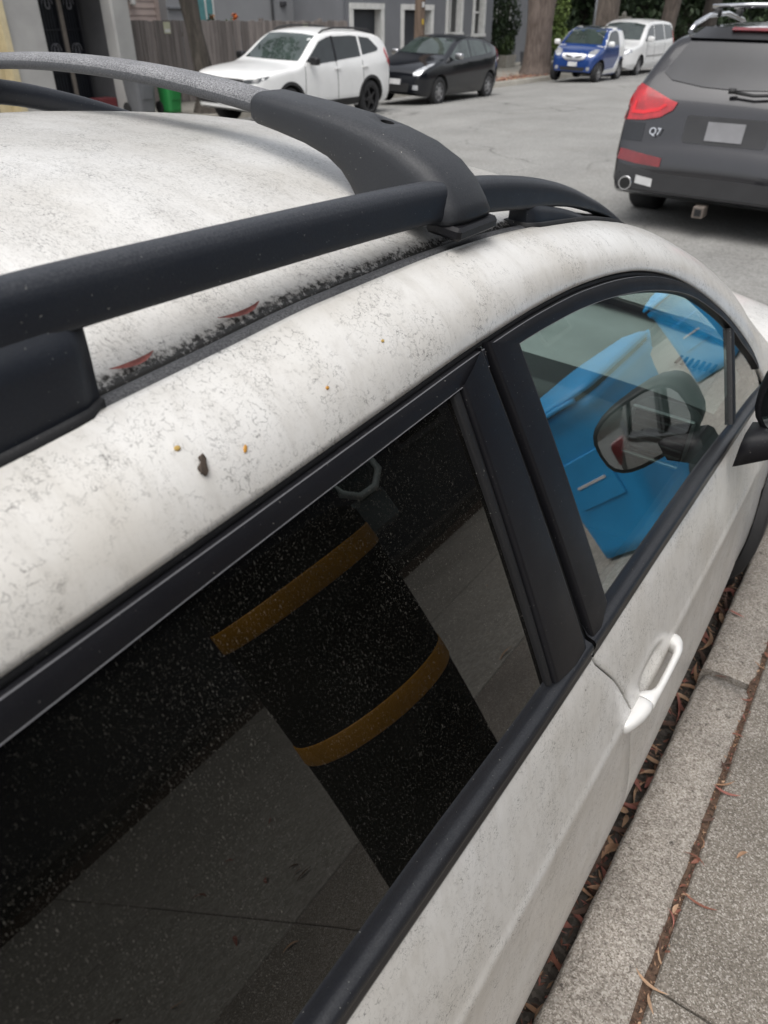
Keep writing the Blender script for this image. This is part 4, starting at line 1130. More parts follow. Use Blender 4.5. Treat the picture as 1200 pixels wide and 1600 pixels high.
# white minivan
loc, rot = place_far(990, 117.5, .84, 1.58)
van = thing('parked_van', 'white minivan with dark side glass parked behind the tiny blue car', 'minivan', loc, rot)
Tq = [(2.57, .52), (2.55, .72), (2.46, .87), (2.2, .98), (1.75, 1.07), (1.60, 1.12), (.85, 1.60), (.6, 1.69), (.1, 1.745), (-1.0, 1.75), (-1.9, 1.71), (-2.3, 1.62), (-2.46, 1.2), (-2.55, .9), (-2.57, .5)]
Wq = [(2.57, .62), (2.48, .8), (2.25, .92), (1.8, .985), (1.0, 1.0), (-1.8, 1.0), (-2.3, .95), (-2.57, .8)]
tr, X = car_body(van, 'body', Tq, Wq, lambda y: 1.04, lambda y: .30, WP, sill=.24, axles=(1.58, -1.50), wr=.33)
for s in ('L', 'R'):
    decal('side_window', tr, s, [(1.32, 1.10), (.80, 1.45), (.45, 1.565), (.20, 1.59), (.24, 1.10)], CARGLASS, van, .006)
    decal('side_window', tr, s, [(.12, 1.59), (-.95, 1.61), (-1.0, 1.12), (.16, 1.10)], CARGLASS, van, .006)
    decal('quarter_window', tr, s, [(-1.06, 1.61), (-1.9, 1.57), (-2.1, 1.42), (-2.1, 1.16), (-1.10, 1.12)], CARGLASS, van, .006)
    for y0, y1 in ((.20, .19), (1.12, 1.10), (-1.03, -1.03)): decal('door_gap', tr, s, [(y0, 1.09), (y0 - .016, 1.09), (y1 - .016, .40), (y1, .40)], RUBBER, van, .003, .012, .12)
    decal('side_moulding', tr, s, [(1.05, .62), (1.05, .67), (-.95, .67), (-.95, .62)], SILVER, van, .014, .02, .2)
    for y in (.1, -.1): decal('door_handle', tr, s, [(y, .93), (y - .16 if y < 0 else y + .16, .93), (y - .16 if y < 0 else y + .16, .965), (y, .965)], WP, van, .025, .03, .2)
    decal('tail_light', tr, s, [(-2.2, 1.40), (-2.38, 1.30), (-2.5, .95), (-2.4, .92), (-2.25, 1.0)], REDL, van, .012, .03, .06)
decal('windscreen', tr, 'F', [(-.80, 1.13), (-.70, 1.58), (-.3, 1.635), (.3, 1.635), (.70, 1.58), (.80, 1.13)], SCREENGL, van, .006)
decal('grille', tr, 'F', [(-.42, .82), (-.38, .68), (.38, .68), (.42, .82)], SILVER, van, .014, .03, .08, rnd_=.04)
decal('bumper_intake', tr, 'F', [(-.60, .45), (-.52, .33), (.52, .33), (.60, .45)], CLAD, van, .012, .03, .1)
for k in (1, -1):
    o = [(.50, .84), (.50, .72), (.68, .70), (.88, .78), (.88, .86), (.70, .87)]
    decal('headlight', tr, 'F', o if k == 1 else mirx(o), LAMP, van, .012, .03, .05)
for s in (1, -1):
    for ya in (1.58, -1.50): wheel(van, (s * .85, ya, .33), .33, .215, RIMG, s, 7, .14)
    bm = bmesh.new(); box_bm(bm, s * 1.08, 1.12, 1.17, .24, .14, .18, .06, None, 3); bm_obj('door_mirror', bm, WP, van, True)

# dark grey large SUV ahead on this side, seen from behind
QX, QY = -.57, 7.66 + 2.545
suv = thing('parked_suv', 'dark grey metallic SUV parked ahead with red tail lights and silver roof rails', 'suv', (QX, QY, road_z(-.52) - .005), (0, R(1.0), R(0)))
Tq = [(2.54, .55), (2.5, .85), (2.35, .97), (1.9, 1.07), (1.2, 1.14), (1.05, 1.18), (.25, 1.60), (-.05, 1.69), (-.6, 1.735), (-1.5, 1.72), (-1.95, 1.675), (-2.10, 1.64), (-2.17, 1.56), (-2.29, 1.33), (-2.37, 1.20), (-2.43, 1.08), (-2.46, .95), (-2.48, .80), (-2.53, .70), (-2.545, .56)]
Wq = [(2.54, .7), (2.4, .86), (2.1, .96), (1.5, .99), (-1.5, .99), (-2.0, .985), (-2.3, .965), (-2.42, .945), (-2.5, .925), (-2.545, .895)]
GREY = plain('dark grey metallic paint', (.018, .0175, .021), .2, .4, .5, .1, 3, coat=1.0)
def qtum(y): return .50 if y < -1.6 else .42
tr, X = car_body(suv, 'body', Tq, Wq, lambda y: 1.13, qtum, GREY, sill=.26, rad=.12, axles=(1.55, -1.45), wr=.38, ny=110)
for s in ('L', 'R'):
    decal('side_window', tr, s, [(.9, 1.2), (.35, 1.47), (.0, 1.56), (-.15, 1.57), (-.12, 1.17)], CARGLASS, suv, .006)
    decal('side_window', tr, s, [(-.22, 1.57), (-1.1, 1.56), (-1.15, 1.2), (-.2, 1.17)], CARGLASS, suv, .006)
    decal('quarter_window', tr, s, [(-1.22, 1.56), (-1.7, 1.52), (-2.0, 1.36), (-1.95, 1.28), (-1.26, 1.21)], CARGLASS, suv, .006)
    for ya in (1.55, -1.45): arch(tr, s, ya, .38, CLAD, suv)
QGLASS = plain('tinted rear glass', (.03, .031, .036), .08, 0, .45, .2, 2)
decal('rear_window', tr, 'B', [(-.69, 1.33), (-.66, 1.38), (-.545, 1.575), (.545, 1.575), (.66, 1.38), (.69, 1.33), (.60, 1.275), (.3, 1.235), (0, 1.225), (-.3, 1.235), (-.60, 1.275)], QGLASS, suv, .008, .02, .07)
decal('roof_spoiler', tr, 'B', [(-.56, 1.585), (-.50, 1.655), (.50, 1.655), (.56, 1.585)], RIMB, suv, .035, .05, .07)
decal('brake_light', tr, 'B', [(-.22, 1.635), (.22, 1.635), (.22, 1.652), (-.22, 1.652)], REDD, suv, .045, .02, .08)
tube('wiper', [(0, -2.43, 1.215), (.15, -2.435, 1.20), (.46, -2.40, 1.22)], .014, CLAD, suv, 8)
tube('wiper', [(0, -2.43, 1.225), (-.06, -2.44, 1.225)], .022, CLAD, suv, 8)
for k in (1, -1):
    o = [(.475, 1.105), (.50, 1.045), (.60, .985), (.74, .955), (.935, .945), (.945, 1.02), (.90, 1.20), (.86, 1.235), (.70, 1.18), (.55, 1.125)]
    tl = decal('tail_light', tr, 'B', o if k == 1 else mirx(o), REDL, suv, .014, .03, .05)
    o = [(.56, 1.075), (.62, 1.03), (.76, 1.0), (.87, 1.0), (.875, 1.04), (.86, 1.10), (.845, 1.10), (.845, 1.03), (.76, 1.03), (.64, 1.055), (.58, 1.095)]
    decal('lamp_band', tr, 'B', o if k == 1 else mirx(o), plain('bright red lamp strip', (.60, .012, .02), .2, 0, .6), tl, .019, .01, .05)
    o = [(.49, .66), (.49, .585), (.70, .595), (.90, .62), (.955, .65), (.955, .725), (.90, .71)]
    decal('bumper_reflector', tr, 'B', o if k == 1 else mirx(o), REDD, suv, .014, .03, .06)
    o = [(.62, .56), (.98, .60), (.98, .37), (.66, .37)]
    tube('exhaust_tip', [(k * .78, -2.40, .42), (k * .78, -2.565, .42)], .062, CHROME, suv, 18)
    tube('exhaust_bore', [(k * .78, -2.45, .42), (k * .78, -2.568, .42)], .052, plain('vent black', (.006, .006, .006), .6), suv, 18)
    decal('rear_quarter_glass', tr, 'B', [(k * .90, .93), (k * .72, .93), (k * .72, .78), (k * .92, .78)], BP, suv, .005, .02, .06)
    tube('roof_rail', [(k * .60, y, z) for y, z in ((.3, 1.60), (.2, 1.66), (-.1, 1.735), (-.8, 1.785), (-1.5, 1.765), (-1.9, 1.70), (-2.03, 1.64))], .022, CHROME, suv, 10)
    for y in (-.3, -1.2):
        bm = bmesh.new(); box_bm(bm, k * .60, y, 1.79, .06, .12, .07, .015, None, 2); bm_obj('bar_foot', bm, CLAD, suv, True)
    bm = bmesh.new(); box_bm(bm, k * 1.08, .95, 1.18, .22, .14, .17, .05, None, 3); bm_obj('door_mirror', bm, GREY, suv, True)
for y in (-.3, -1.2): tube('roof_bar', [(-.66, y, 1.84), (-.3, y, 1.855), (.3, y, 1.855), (.66, y, 1.84)], .018, CHROME, suv, 10)
decal('bumper_cover', tr, 'B', [(-.97, .60), (-.97, .36), (-.6, .30), (.6, .30), (.97, .36), (.97, .60), (.48, .53), (-.48, .53)], plain('dark bumper plastic', (.03, .03, .032), .45), suv, .006, .03, .08)
decal('plate_recess', tr, 'B', [(-.36, 1.02), (-.36, .80), (.36, .80), (.36, 1.02)], plain('dark bumper plastic', (.03, .03, .032), .45), suv, .004, .02, .07, rnd_=.03)
decal('number_plate', tr, 'B', [(-.16, .98), (-.16, .83), (.16, .83), (.16, .98)], plain('grey number plate', (.22, .22, .23), .5), suv, .012, .02, .07)
decal('sticker', tr, 'B', [(-.69, .50), (-.69, .43), (-.53, .41), (-.53, .48)], PLATEM, suv, .012, .01, .07)
bm = bmesh.new(); box_bm(bm, -.04, -2.52, .25, .10, .16, .10, .006)
hb = bm_obj('tow_hitch', bm, plain('rusty hitch steel', (.12, .10, .085), .7), suv)
bm = bmesh.new(); box_bm(bm, -.04, -2.602, .25, .06, .006, .06, .001); bm_obj('hitch_socket', bm, RUBBER, suv)
for s in (1, -1):
    for ya in (1.55, -1.45): wheel(suv, (s * .83, ya, .375), .375, .285, RIMG, s, 5)
def text(name, body, loc, rot, size, mat, parent=None, ext=.003, align='LEFT'):
    cu = bpy.data.curves.new(name, 'FONT'); cu.body = body; cu.size = size; cu.extrude = ext; cu.align_x = align
    t_ = bpy.data.objects.new('lettering', cu); COL.objects.link(t_); cu.materials.append(mat)
    me = bpy.data.meshes.new_from_object(t_.evaluated_get(bpy.context.evaluated_depsgraph_get())); bpy.data.objects.remove(t_)
    o = bpy.data.objects.new(name, me); COL.objects.link(o); o.location = loc; o.rotation_euler = rot
    if parent: o.parent = parent
    return o
text('model_badge', 'Q7', (-.66, -2.505, .845), (R(80), 0, R(-6)), .085, CHROME, suv)

# ------------------------------------------------------------------ houses and fence across the street
STUC = plain('grey stucco', (.36, .355, .345), .9, var=.12, vscale=1.5, bmp=.4, bscale=60)
STUD = plain('dark grey porch paint', (.085, .085, .09), .8, var=.15, vscale=2)  # darker grey for the recessed porch walls
GREYH = plain('slate grey house paint', (.16, .166, .18), .75, var=.10, vscale=.9, bmp=.2, bscale=30)
CREAM = plain('cream woodwork', (.55, .47, .30), .6, var=.1)
WTRIM = plain('white window trim', (.62, .62, .60), .6)
DOORD = plain('dark slate door', (.025, .029, .036), .5)
IRON = plain('black ironwork', (.012, .013, .018), .5)
PINK = plain('dusty pink clapboard', (.42, .34, .31), .75, var=.08, vscale=2)
WINB = plain('dark house window', (.012, .014, .015), .05, 0, 1.0, .3)
BRICK = plain('red painted step', (.13, .025, .03), .6)
RED2 = plain('roof shingle', (.06, .055, .05), .9)
def tube_w(name, pts, r, mat, parent): return tube(name, pts, r, mat, parent, 6)

HX = -13.4
h1 = thing('stucco_house', 'grey stucco house with a recessed porch and dark ornate iron gates', 'house', (HX, 10.5, .16))
def hb_(name, x0, x1, y0, y1, z0, z1, mat, parent, o=(HX, 10.5, .16), bev=0):
    return box(name, ((x0 + x1) / 2 - o[0], (y0 + y1) / 2 - o[1], (z0 + z1) / 2 - o[2]), (abs(x1 - x0), abs(y1 - y0), z1 - z0), mat, parent, bev)
hb_('front_wall', -13.75, -13.4, 9.22, 9.95, .0, 6.0, STUC, h1)
hb_('front_wall', -13.75, -13.4, 4.0, 7.6, .0, 6.0, STUC, h1)
hb_('front_wall', -13.75, -13.4, 7.6, 9.22, 2.9, 6.0, STUC, h1)
hb_('garage_door', -13.72, -13.62, 7.75, 9.12, .0, 2.8, CREAM, h1)
for a, b_ in ((7.6, 7.75), (9.10, 9.22)): hb_('door_frame', -13.75, -13.36, a, b_, .0, 2.9, CREAM, h1)
for k in range(4): hb_('door_panel', -13.625, -13.6, 7.82, 9.04, .2 + .66 * k, .72 + .66 * k, CREAM, h1, bev=.01)
hb_('column', -13.75, -13.4, 11.58, 12.03, .0, 6.0, STUC, h1, bev=.03)
hb_('lintel', -13.75, -13.4, 9.95, 11.58, 2.75, 6.0, STUC, h1)
hb_('side_wall', -22, -13.75, 11.85, 12.03, .0, 6.0, STUC, h1)
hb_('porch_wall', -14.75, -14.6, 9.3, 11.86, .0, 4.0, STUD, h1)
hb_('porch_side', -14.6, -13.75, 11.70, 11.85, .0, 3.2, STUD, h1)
hb_('porch_floor', -14.6, -13.45, 9.95, 11.58, .0, .19, CONC2, h1)
hb_('step', -14.05, -13.7, 11.12, 11.56, .19, .42, BRICK, h1, bev=.01)
for gy0, gy1 in ((10.70, 11.12), (11.22, 11.60)):
    gt = thing('iron_gate', None, None); gt.parent = h1
    hb_('gate_backing', -14.6, -14.56, gy0, gy1, .2, 2.5, DOORD, gt)
    for a, b_ in ((gy0, gy0 + .035), (gy1 - .035, gy1)): hb_('gate_stile', -14.55, -14.50, a, b_, .2, 2.5, IRON, gt)
    for z in (.25, .85, 1.6, 2.44): hb_('gate_rail', -14.545, -14.505, gy0 + .035, gy1 - .035, z, z + .04, IRON, gt)
    n = 5
    for k in range(n):
        y = gy0 + (gy1 - gy0) * (k + 1) / (n + 1)
        hb_('gate_bar', -14.535, -14.515, y - .008, y + .008, .29, 2.44, IRON, gt)
    ym = (gy0 + gy1) / 2
    for zc in (1.25, 2.05):
        for d in (-1, 1):
            pts = [(-14.50 - HX, ym + d * (.02 + .10 * (1 - t) * math.cos(t * 9)) - 10.5, zc + .16 * (1 - t) * math.sin(t * 9) - .16) for t in fr(0, .85, 22)]
            tube('gate_scroll', pts, .009, plain('pale iron scroll', (.22, .22, .24), .5), gt, 5)
hb_('porch_post', -14.58, -14.48, 11.125, 11.215, .2, 2.6, plain('tan post', (.24, .21, .18), .7), h1)
hb_('roof', -22.2, -13.2, 3.8, 12.2, 6.0, 6.25, RED2, h1)

# clapboard house behind the fence
h2 = thing('clapboard_house', 'dusty pink clapboard house wall rising behind the wooden fence', 'house', (-16.6, 13.5, .16))
o2 = (-16.6, 13.5, .16)
hb_('wall', -22, -16.64, 12.3, 15.55, 0, 5.5, PINK, h2, o2)
for k in range(36):
    z = .3 + .15 * k
    bm = bmesh.new(); box_bm(bm, 0, 0, 0, .028, 3.25, .155, 0, Matrix.Rotation(R(-7), 3, 'Y'))
    bmesh.ops.translate(bm, vec=(-.015, 13.93 - 13.5, z), verts=bm.verts); bm_obj('clapboard', bm, PINK, h2)
hb_('corner_board', -16.66, -16.57, 15.50, 15.62, 0, 5.5, PINK, h2, o2)
box('wall_lamp', (.08, 14.75 - 13.5, 2.02), (.12, .14, .2), WTRIM, h2, .03)
hb_('roof', -22.2, -16.3, 12.25, 15.7, 5.5, 5.7, RED2, h2, o2)

# slate grey house: set-back wing, then the street front with two garage doors
o3 = (-14.4, 25.0, .16)
h3 = thing('grey_house', 'slate grey house with two white-framed dark garage doors and narrow windows', 'house', o3)
hb_('wing_wall', -22, -16.3, 15.62, 20.6, 0, 5.0, plain('light slate paint', (.27, .275, .285), .75, var=.08, vscale=.8), h3, o3)
hb_('wing_window_frame', -16.32, -16.24, 16.55, 17.25, 1.15, 2.35, WTRIM, h3, o3, .01)
hb_('wing_window', -16.26, -16.22, 16.64, 17.16, 1.25, 2.25, plain('teal reflecting pane', (.10, .26, .27), .05, 0, .8), h3, o3)
hb_('wing_window_bar', -16.24, -16.20, 16.88, 16.92, 1.25, 2.25, WTRIM, h3, o3)
hb_('ledge', -16.35, -16.22, 15.65, 16.2, 2.02, 2.06, GREYH, h3, o3)
hb_('side_wall', -22, -14.44, 20.60, 20.72, 0, 5.6, GREYH, h3, o3)
spans = [(20.72, 20.99, 0, 5.6), (20.99, 22.47, 2.05, 5.6), (22.47, 23.73, 0, 5.6), (23.73, 25.42, 2.05, 5.6), (25.42, 26.52, 0, 5.6), (26.52, 27.45, 0, 1.42), (26.52, 27.45, 2.85, 5.6), (27.45, 28.42, 0, 5.6), (28.42, 29.15, 0, 1.36), (28.42, 29.15, 2.85, 5.6), (29.15, 29.9, 0, 5.6)]
for a, b_, z0, z1 in spans: hb_('front_wall', -14.7, -14.4, a, b_, z0, z1, GREYH, h3, o3)
for a, b_ in ((20.99, 22.47), (23.73, 25.42)):
    gd = thing('garage_door', None, None); gd.parent = h3
    hb_('door_leaf', -14.68, -14.62, a, b_, 0, 2.05, DOORD, gd, o3)
    for k in range(4): hb_('door_panel', -14.62, -14.605, a + .08, b_ - .08, .12 + .49 * k, .52 + .49 * k, DOORD, gd, o3, .004)
    for y0, y1 in ((a - .15, a + .02), (b_ - .02, b_ + .15)): hb_('door_frame', -14.66, -14.36, y0, y1, .0, 2.05, WTRIM, gd, o3)
    hb_('door_head', -14.66, -14.35, a - .15, b_ + .15, 2.05, 2.20, WTRIM, gd, o3)
for a, b_, z0 in ((26.52, 27.45, 1.42), (28.42, 29.15, 1.36)):
    wd = thing('window', None, None); wd.parent = h3
    hb_('pane', -14.60, -14.58, a, b_, z0, 2.85, WINB, wd, o3)
    for y0, y1 in ((a - .11, a + .02), (b_ - .02, b_ + .11)): hb_('frame', -14.6, -14.35, y0, y1, z0, 2.85, WTRIM, wd, o3)
    hb_('frame', -14.6, -14.35, a - .11, b_ + .11, 2.85, 2.97, WTRIM, wd, o3)
    hb_('sill', -14.6, -14.31, a - .13, b_ + .13, z0 - .10, z0, WTRIM, wd, o3)
    if b_ - a > .8: hb_('mullion', -14.58, -14.54, (a + b_) / 2 - .03, (a + b_) / 2 + .03, z0, 2.85, WTRIM, wd, o3)
    else: hb_('meeting_rail', -14.58, -14.54, a, b_, z0 + .62, z0 + .68, WTRIM, wd, o3)
hb_('recess_wall', -16.4, -16.2, 29.9, 38, 0, 5.0, GREYH, h3, o3)
hb_('side_wall', -22, -14.44, 29.78, 29.9, 0, 5.6, GREYH, h3, o3)
hb_('roof', -22, -14.0, 20.4, 30.1, 5.6, 5.9, RED2, h3, o3)
lw = thing('window', None, None); lw.parent = h3
hb_('pane', -16.2, -16.17, 33.0, 34.9, 1.0, 2.3, WINB, lw, o3)
for y in fr(33.0, 34.9, 7): hb_('lattice_bar', -16.17, -16.13, y - .03, y + .03, 1.0, 2.3, WTRIM, lw, o3)
for z in (1.0, 1.43, 1.86, 2.3): hb_('lattice_bar', -16.16, -16.12, 32.95, 34.95, z - .03, z + .03, WTRIM, lw, o3)
box('wall_vent', (-16.26 + 14.4, 20.1 - 25, 2.02), (.12, .22, .12), plain('dark vent', (.05, .05, .055), .6), h3, .02)
tube('downpipe', [(-16.24 + 14.4, 19.6 - 25, 5), (-16.24 + 14.4, 19.6 - 25, 1.6)], .035, GREYH, h3, 8)

# wooden fence, plank by plank
FWOOD = m_wood('weathered fence wood', (.125, .108, .10), (.27, .238, .222), per_obj=.30)
fence = thing('wooden_fence', 'weathered grey-brown plank fence standing behind the white crossover', 'fence', (-14.2, 12.1, .16))
rnd = random.Random(11)
y = 12.12; meshes = []
k = 0
while y < 20.45:
    w = rnd.choice((.135, .14, .142, .11)); h = 1.62 + rnd.uniform(-.015, .02) - .003 * (y - 12)
    bm = bmesh.new(); box_bm(bm, rnd.uniform(-.012, .012), y - 12.1 + w / 2, h / 2, .02, w - .006, h, .003, Matrix.Rotation(R(rnd.uniform(-.5, .5)), 3, 'X') if False else None)
    bm_obj('plank', bm, FWOOD, fence); y += w; k += 1
for z in (.3, 1.35): box('fence_rail', (-.045, 4.2, z), (.05, 8.3, .09), FWOOD, fence)
for yy in (0.1, 2.4, 4.8, 7.2): box('fence_post', (-.08, yy, .83), (.09, .09, 1.66), FWOOD, fence)
for nm, px, lab in (('fence_sign', (13.65, 1.60), 'small pale yellow notice near the porch end of the fence'), ('fence_sign', (18.55, 1.55), 'small pale yellow notice on the fence above the white crossover roof')):
    sgn = thing(nm, lab, 'notice', (-14.185, px[0], px[1] + .04), group='notices on the wooden fence')
    box('notice_board', (0, 0, 0), (.012, .19, .22), plain('pale notice yellow', (.47, .47, .33), .6), sgn)
    box('notice_panel', (.008, 0, -.055), (.006, .15, .06), plain('pale notice grey', (.6, .6, .58), .6), sgn)

# ------------------------------------------------------------------ trees, shrubs, poles
def leaf_cloud(name, clumps, n, size, mat, parent, seed=1, flat=.35, fill=.85):
    rnd = random.Random(seed); V, F = [], []
    wts = [c[1][0] * c[1][1] * c[1][2] for c in clumps]; tot = sum(wts)
    for (c, r), w in zip(clumps, wts):
        for _ in range(max(3, int(n * w / tot))):
            while True:
                p = Vector((rnd.uniform(-1, 1), rnd.uniform(-1, 1), rnd.uniform(-1, 1)))
                if p.length < 1: break
            if p.length > 0: p *= (p.length ** -.35) * fill if rnd.random() < .75 else 1
            q = Vector((c[0] + p.x * r[0], c[1] + p.y * r[1], c[2] + p.z * r[2]))
            s = size * rnd.uniform(.6, 1.35)
            e = Euler((rnd.uniform(-1.2, 1.2), rnd.uniform(-1.2, 1.2), rnd.uniform(0, 6.3))).to_matrix()
            b0 = len(V)
            for a, b_ in ((-.5, 0), (0, -.28), (.55, 0), (0, .28)):
                V.append(q + e @ Vector((a * s, b_ * s, 0)))
            F.append((b0, b0 + 1, b0 + 2, b0 + 3))
    return mesh_obj(name, V, F, mat, parent, False)
BARK1 = m_bark('grey brown bark', (.05, .04, .034), (.165, .135, .115))
BARK2 = m_bark('brown grey furrowed bark', (.065, .048, .04), (.20, .16, .138))
BARK3 = m_bark('dark bark', (.03, .026, .022), (.08, .066, .056))
LEAF1 = m_leaf('deep green leaves', (.012, .022, .012), (.045, .07, .03))
LEAF2 = m_leaf('light green leaves', (.06, .10, .025), (.17, .23, .07))
LEAF3 = m_leaf('mid green leaves', (.02, .036, .014), (.07, .105, .035))
def trunk(parent, prof, mat, n=18, seed=0, name='trunk'):
    """prof: (x, y, z, radius); knobbly section"""
    rnd = random.Random(seed); rows = []
    ph = [rnd.uniform(0, 6.3) for _ in range(4)]
    m = (len(prof) - 1) * 5 + 1
    for i in range(m):
        t = i / (m - 1) * (len(prof) - 1); k = min(int(t), len(prof) - 2); f = t - k
        p = [prof[k][j] + (prof[k + 1][j] - prof[k][j]) * f for j in range(4)]
        rows.append([(p[0] + p[3] * (1 + .10 * math.sin(3 * a + ph[0] + p[2]) + .06 * math.sin(7 * a + ph[1] - p[2] * 2)) * math.cos(a), p[1] + p[3] * (1 + .10 * math.sin(3 * a + ph[0] + p[2]) + .06 * math.sin(7 * a + ph[1])) * math.sin(a), p[2]) for a in fr(0, 2 * PI, n + 1)[:-1]])
    return loft(name, rows, mat, parent)
def tree(name, label, loc, prof, bark, leaf, crown, n, size, seed, group=None):
    t = thing(name, label, 'tree', loc, group=group)
    tk = trunk(t, prof, bark, seed=seed)
    top = prof[-1]; rnd = random.Random(seed + 50)
    for (c, r) in crown[:5]:
        s = Vector(top[:3]) - Vector((0, 0, rnd.uniform(0, .8)))
        pts = [tuple(s.lerp(Vector(c), f) + Vector((0, 0, .3 * math.sin(f * PI)))) for f in fr(0, .9, 6)]
        tube('limb', pts, .1, bark, t, 7, [top[3] * .55 * (1 - f) + .02 for f in fr(0, .9, 6)])
    leaf_cloud('crown', crown, n, size, leaf, t, seed)
    return t
tree('street_tree', 'slim dark street tree leaning in front of the wooden fence', (-12.35, 12.9, .13), [(0.0, 0, -.05, .36), (0.0, 0, .25, .24), (-.02, 0, .8, .19), (-.10, -.05, 1.5, .165), (-.16, -.1, 2.2, .19), (-.3, -.1, 3.2, .13)], m_bark('mossy dark bark', (.028, .024, .02), (.11, .095, .08)), LEAF3,
     [((-.6, .5, 4.3), (1.3, 1.4, .9)), ((.5, -.8, 4.8), (1.2, 1.2, .9)), ((-.3, -.2, 5.6), (1.1, 1.2, .8))], 2600, .16, 1)
tree('street_tree', 'huge reddish-brown trunk rising from the kerb just before the tiny blue car', (-11.75, 28.3, .12), [(0, 0, -.1, .66), (0, 0, .3, .50), (0, 0, 1.0, .44), (.02, 0, 2.0, .44), (.05, .1, 3.2, .56), (.1, .2, 5.5, .42)], BARK2, LEAF3,
     [((-2, 1, 7.5), (2.4, 2.6, 1.6)), ((2, -.5, 8.2), (2.6, 2.4, 1.5)), ((0, .5, 9.5), (2.4, 2.5, 1.5)), ((.3, 2.2, 7.6), (2, 2, 1.4))], 5200, .26, 2)
tree('street_tree', 'broad pale-barked trunk behind the grey sign pole and tiny blue car', (-13.9, 40.6, .12), [(0, 0, -.1, .85), (0, 0, .6, .62), (0, 0, 2.0, .56), (.05, 0, 4.2, .5), (.1, .2, 7, .35)], BARK1, LEAF1,
     [((-2, 1, 8.5), (2.8, 2.8, 1.8)), ((2, -.5, 9.2), (2.8, 2.6, 1.8)), ((0, .5, 10.6), (2.4, 2.5, 1.6))], 4200, .32, 3)
tree('street_tree', 'pale leaning trunk directly behind the white minivan', (-11.9, 43.5, .12), [(0, 0, -.1, .50), (0, 0, .6, .38), (.15, 0, 2.0, .36), (.3, 0, 4.2, .34), (.5, .2, 7, .25)], BARK1, LEAF1,
     [((-1, 1, 8.5), (2.6, 2.8, 1.8)), ((2, -.5, 9.2), (2.6, 2.6, 1.8)), ((.5, .5, 10.6), (2.4, 2.5, 1.6))], 4200, .32, 4)
tree('street_tree', 'dark slender trunk between the minivan and the dark grey SUV', (-11.3, 49, .12), [(0, 0, -.1, .6), (0, 0, .6, .42), (0, 0, 2.0, .40), (.1, 0, 4.2, .38), (.2, .2, 7, .28)], BARK3, LEAF1,
     [((-1, 1, 8.5), (2.6, 2.8, 1.8)), ((2, -.5, 9.2), (2.6, 2.6, 1.8)), ((.5, .5, 10.6), (2.4, 2.5, 1.6))], 4000, .32, 5)
def shrub(name, label, loc, clumps, n, size, mat, seed, stems=5, cat='shrub', group=None):
    t = thing(name, label, cat, loc, group=group); rnd = random.Random(seed)
    for k in range(stems):
        c = clumps[k % len(clumps)]; a = rnd.uniform(0, 6.3)
        tube('stem', [(.08 * math.cos(a), .08 * math.sin(a), 0), (c[0][0] * .6, c[0][1] * .6, c[0][2] * .5), (c[0][0] + .2 * math.cos(a), c[0][1] + .2 * math.sin(a), c[0][2])], .02, BARK3, t, 5)
    leaf_cloud('foliage', clumps, n, size, mat, t, seed)
    return t
shrub('columnar_shrub', 'light yellow-green upright shrub beside the huge trunk', (-15.6, 38.6, .16), [((0, 0, .9), (.75, .8, 1.0)), ((0, 0, 2.2), (.7, .7, 1.3)), ((0, .1, 3.4), (.5, .5, 1.1))], 3800, .13, LEAF2, 21)
shrub('garden_shrub', 'dark bushy shrub against the end of the slate grey house', (-14.9, 30.7, .16), [((0, 0, .9), (.5, .7, .9)), ((.1, .2, 1.8), (.55, .7, .9)), ((0, -.1, 2.7), (.5, .6, .8))], 3000, .12, LEAF1, 22)
shrub('garden_shrub', 'tall dark shrub in front of the white lattice window', (-15.2, 32.6, .16), [((0, 0, .9), (.5, .7, .9)), ((.1, .3, 1.6), (.5, .6, .8)), ((.1, -.1, 2.5), (.4, .5, .7))], 2400, .12, LEAF1, 23)
shrub('garden_shrub', 'small shrub growing out of the pale planter', (-14.55, 31.5, .55), [((0, 0, .35), (.35, .5, .4))], 700, .09, LEAF3, 24, 3)
pl = thing('planter', 'pale weathered planter box beside the slate grey house', 'planter', (-14.55, 31.5, .16))
loft('planter_box', [[(sx * k, sy * k * 1.5, z) for sx, sy in ((-.3, -.3), (.3, -.3), (.3, .3), (-.3, .3))] for z, k in ((0, .85), (.45, 1.0), (.45, .9), (.38, .88))], CONC2, pl, smooth=False)
box('planter_soil', (0, 0, .36), (.5, .75, .05), SOIL, pl)
pl = thing('planter', 'dark square planter nearer the huge street trunk', 'planter', (-14.6, 33.9, .16))
loft('planter_box', [[(sx * k, sy * k, z) for sx, sy in ((-.3, -.3), (.3, -.3), (.3, .3), (-.3, .3))] for z, k in ((0, .85), (.5, 1.0), (.5, .9), (.42, .88))], GREYH, pl, smooth=False)
box('planter_soil', (0, 0, .40), (.5, .5, .05), SOIL, pl)
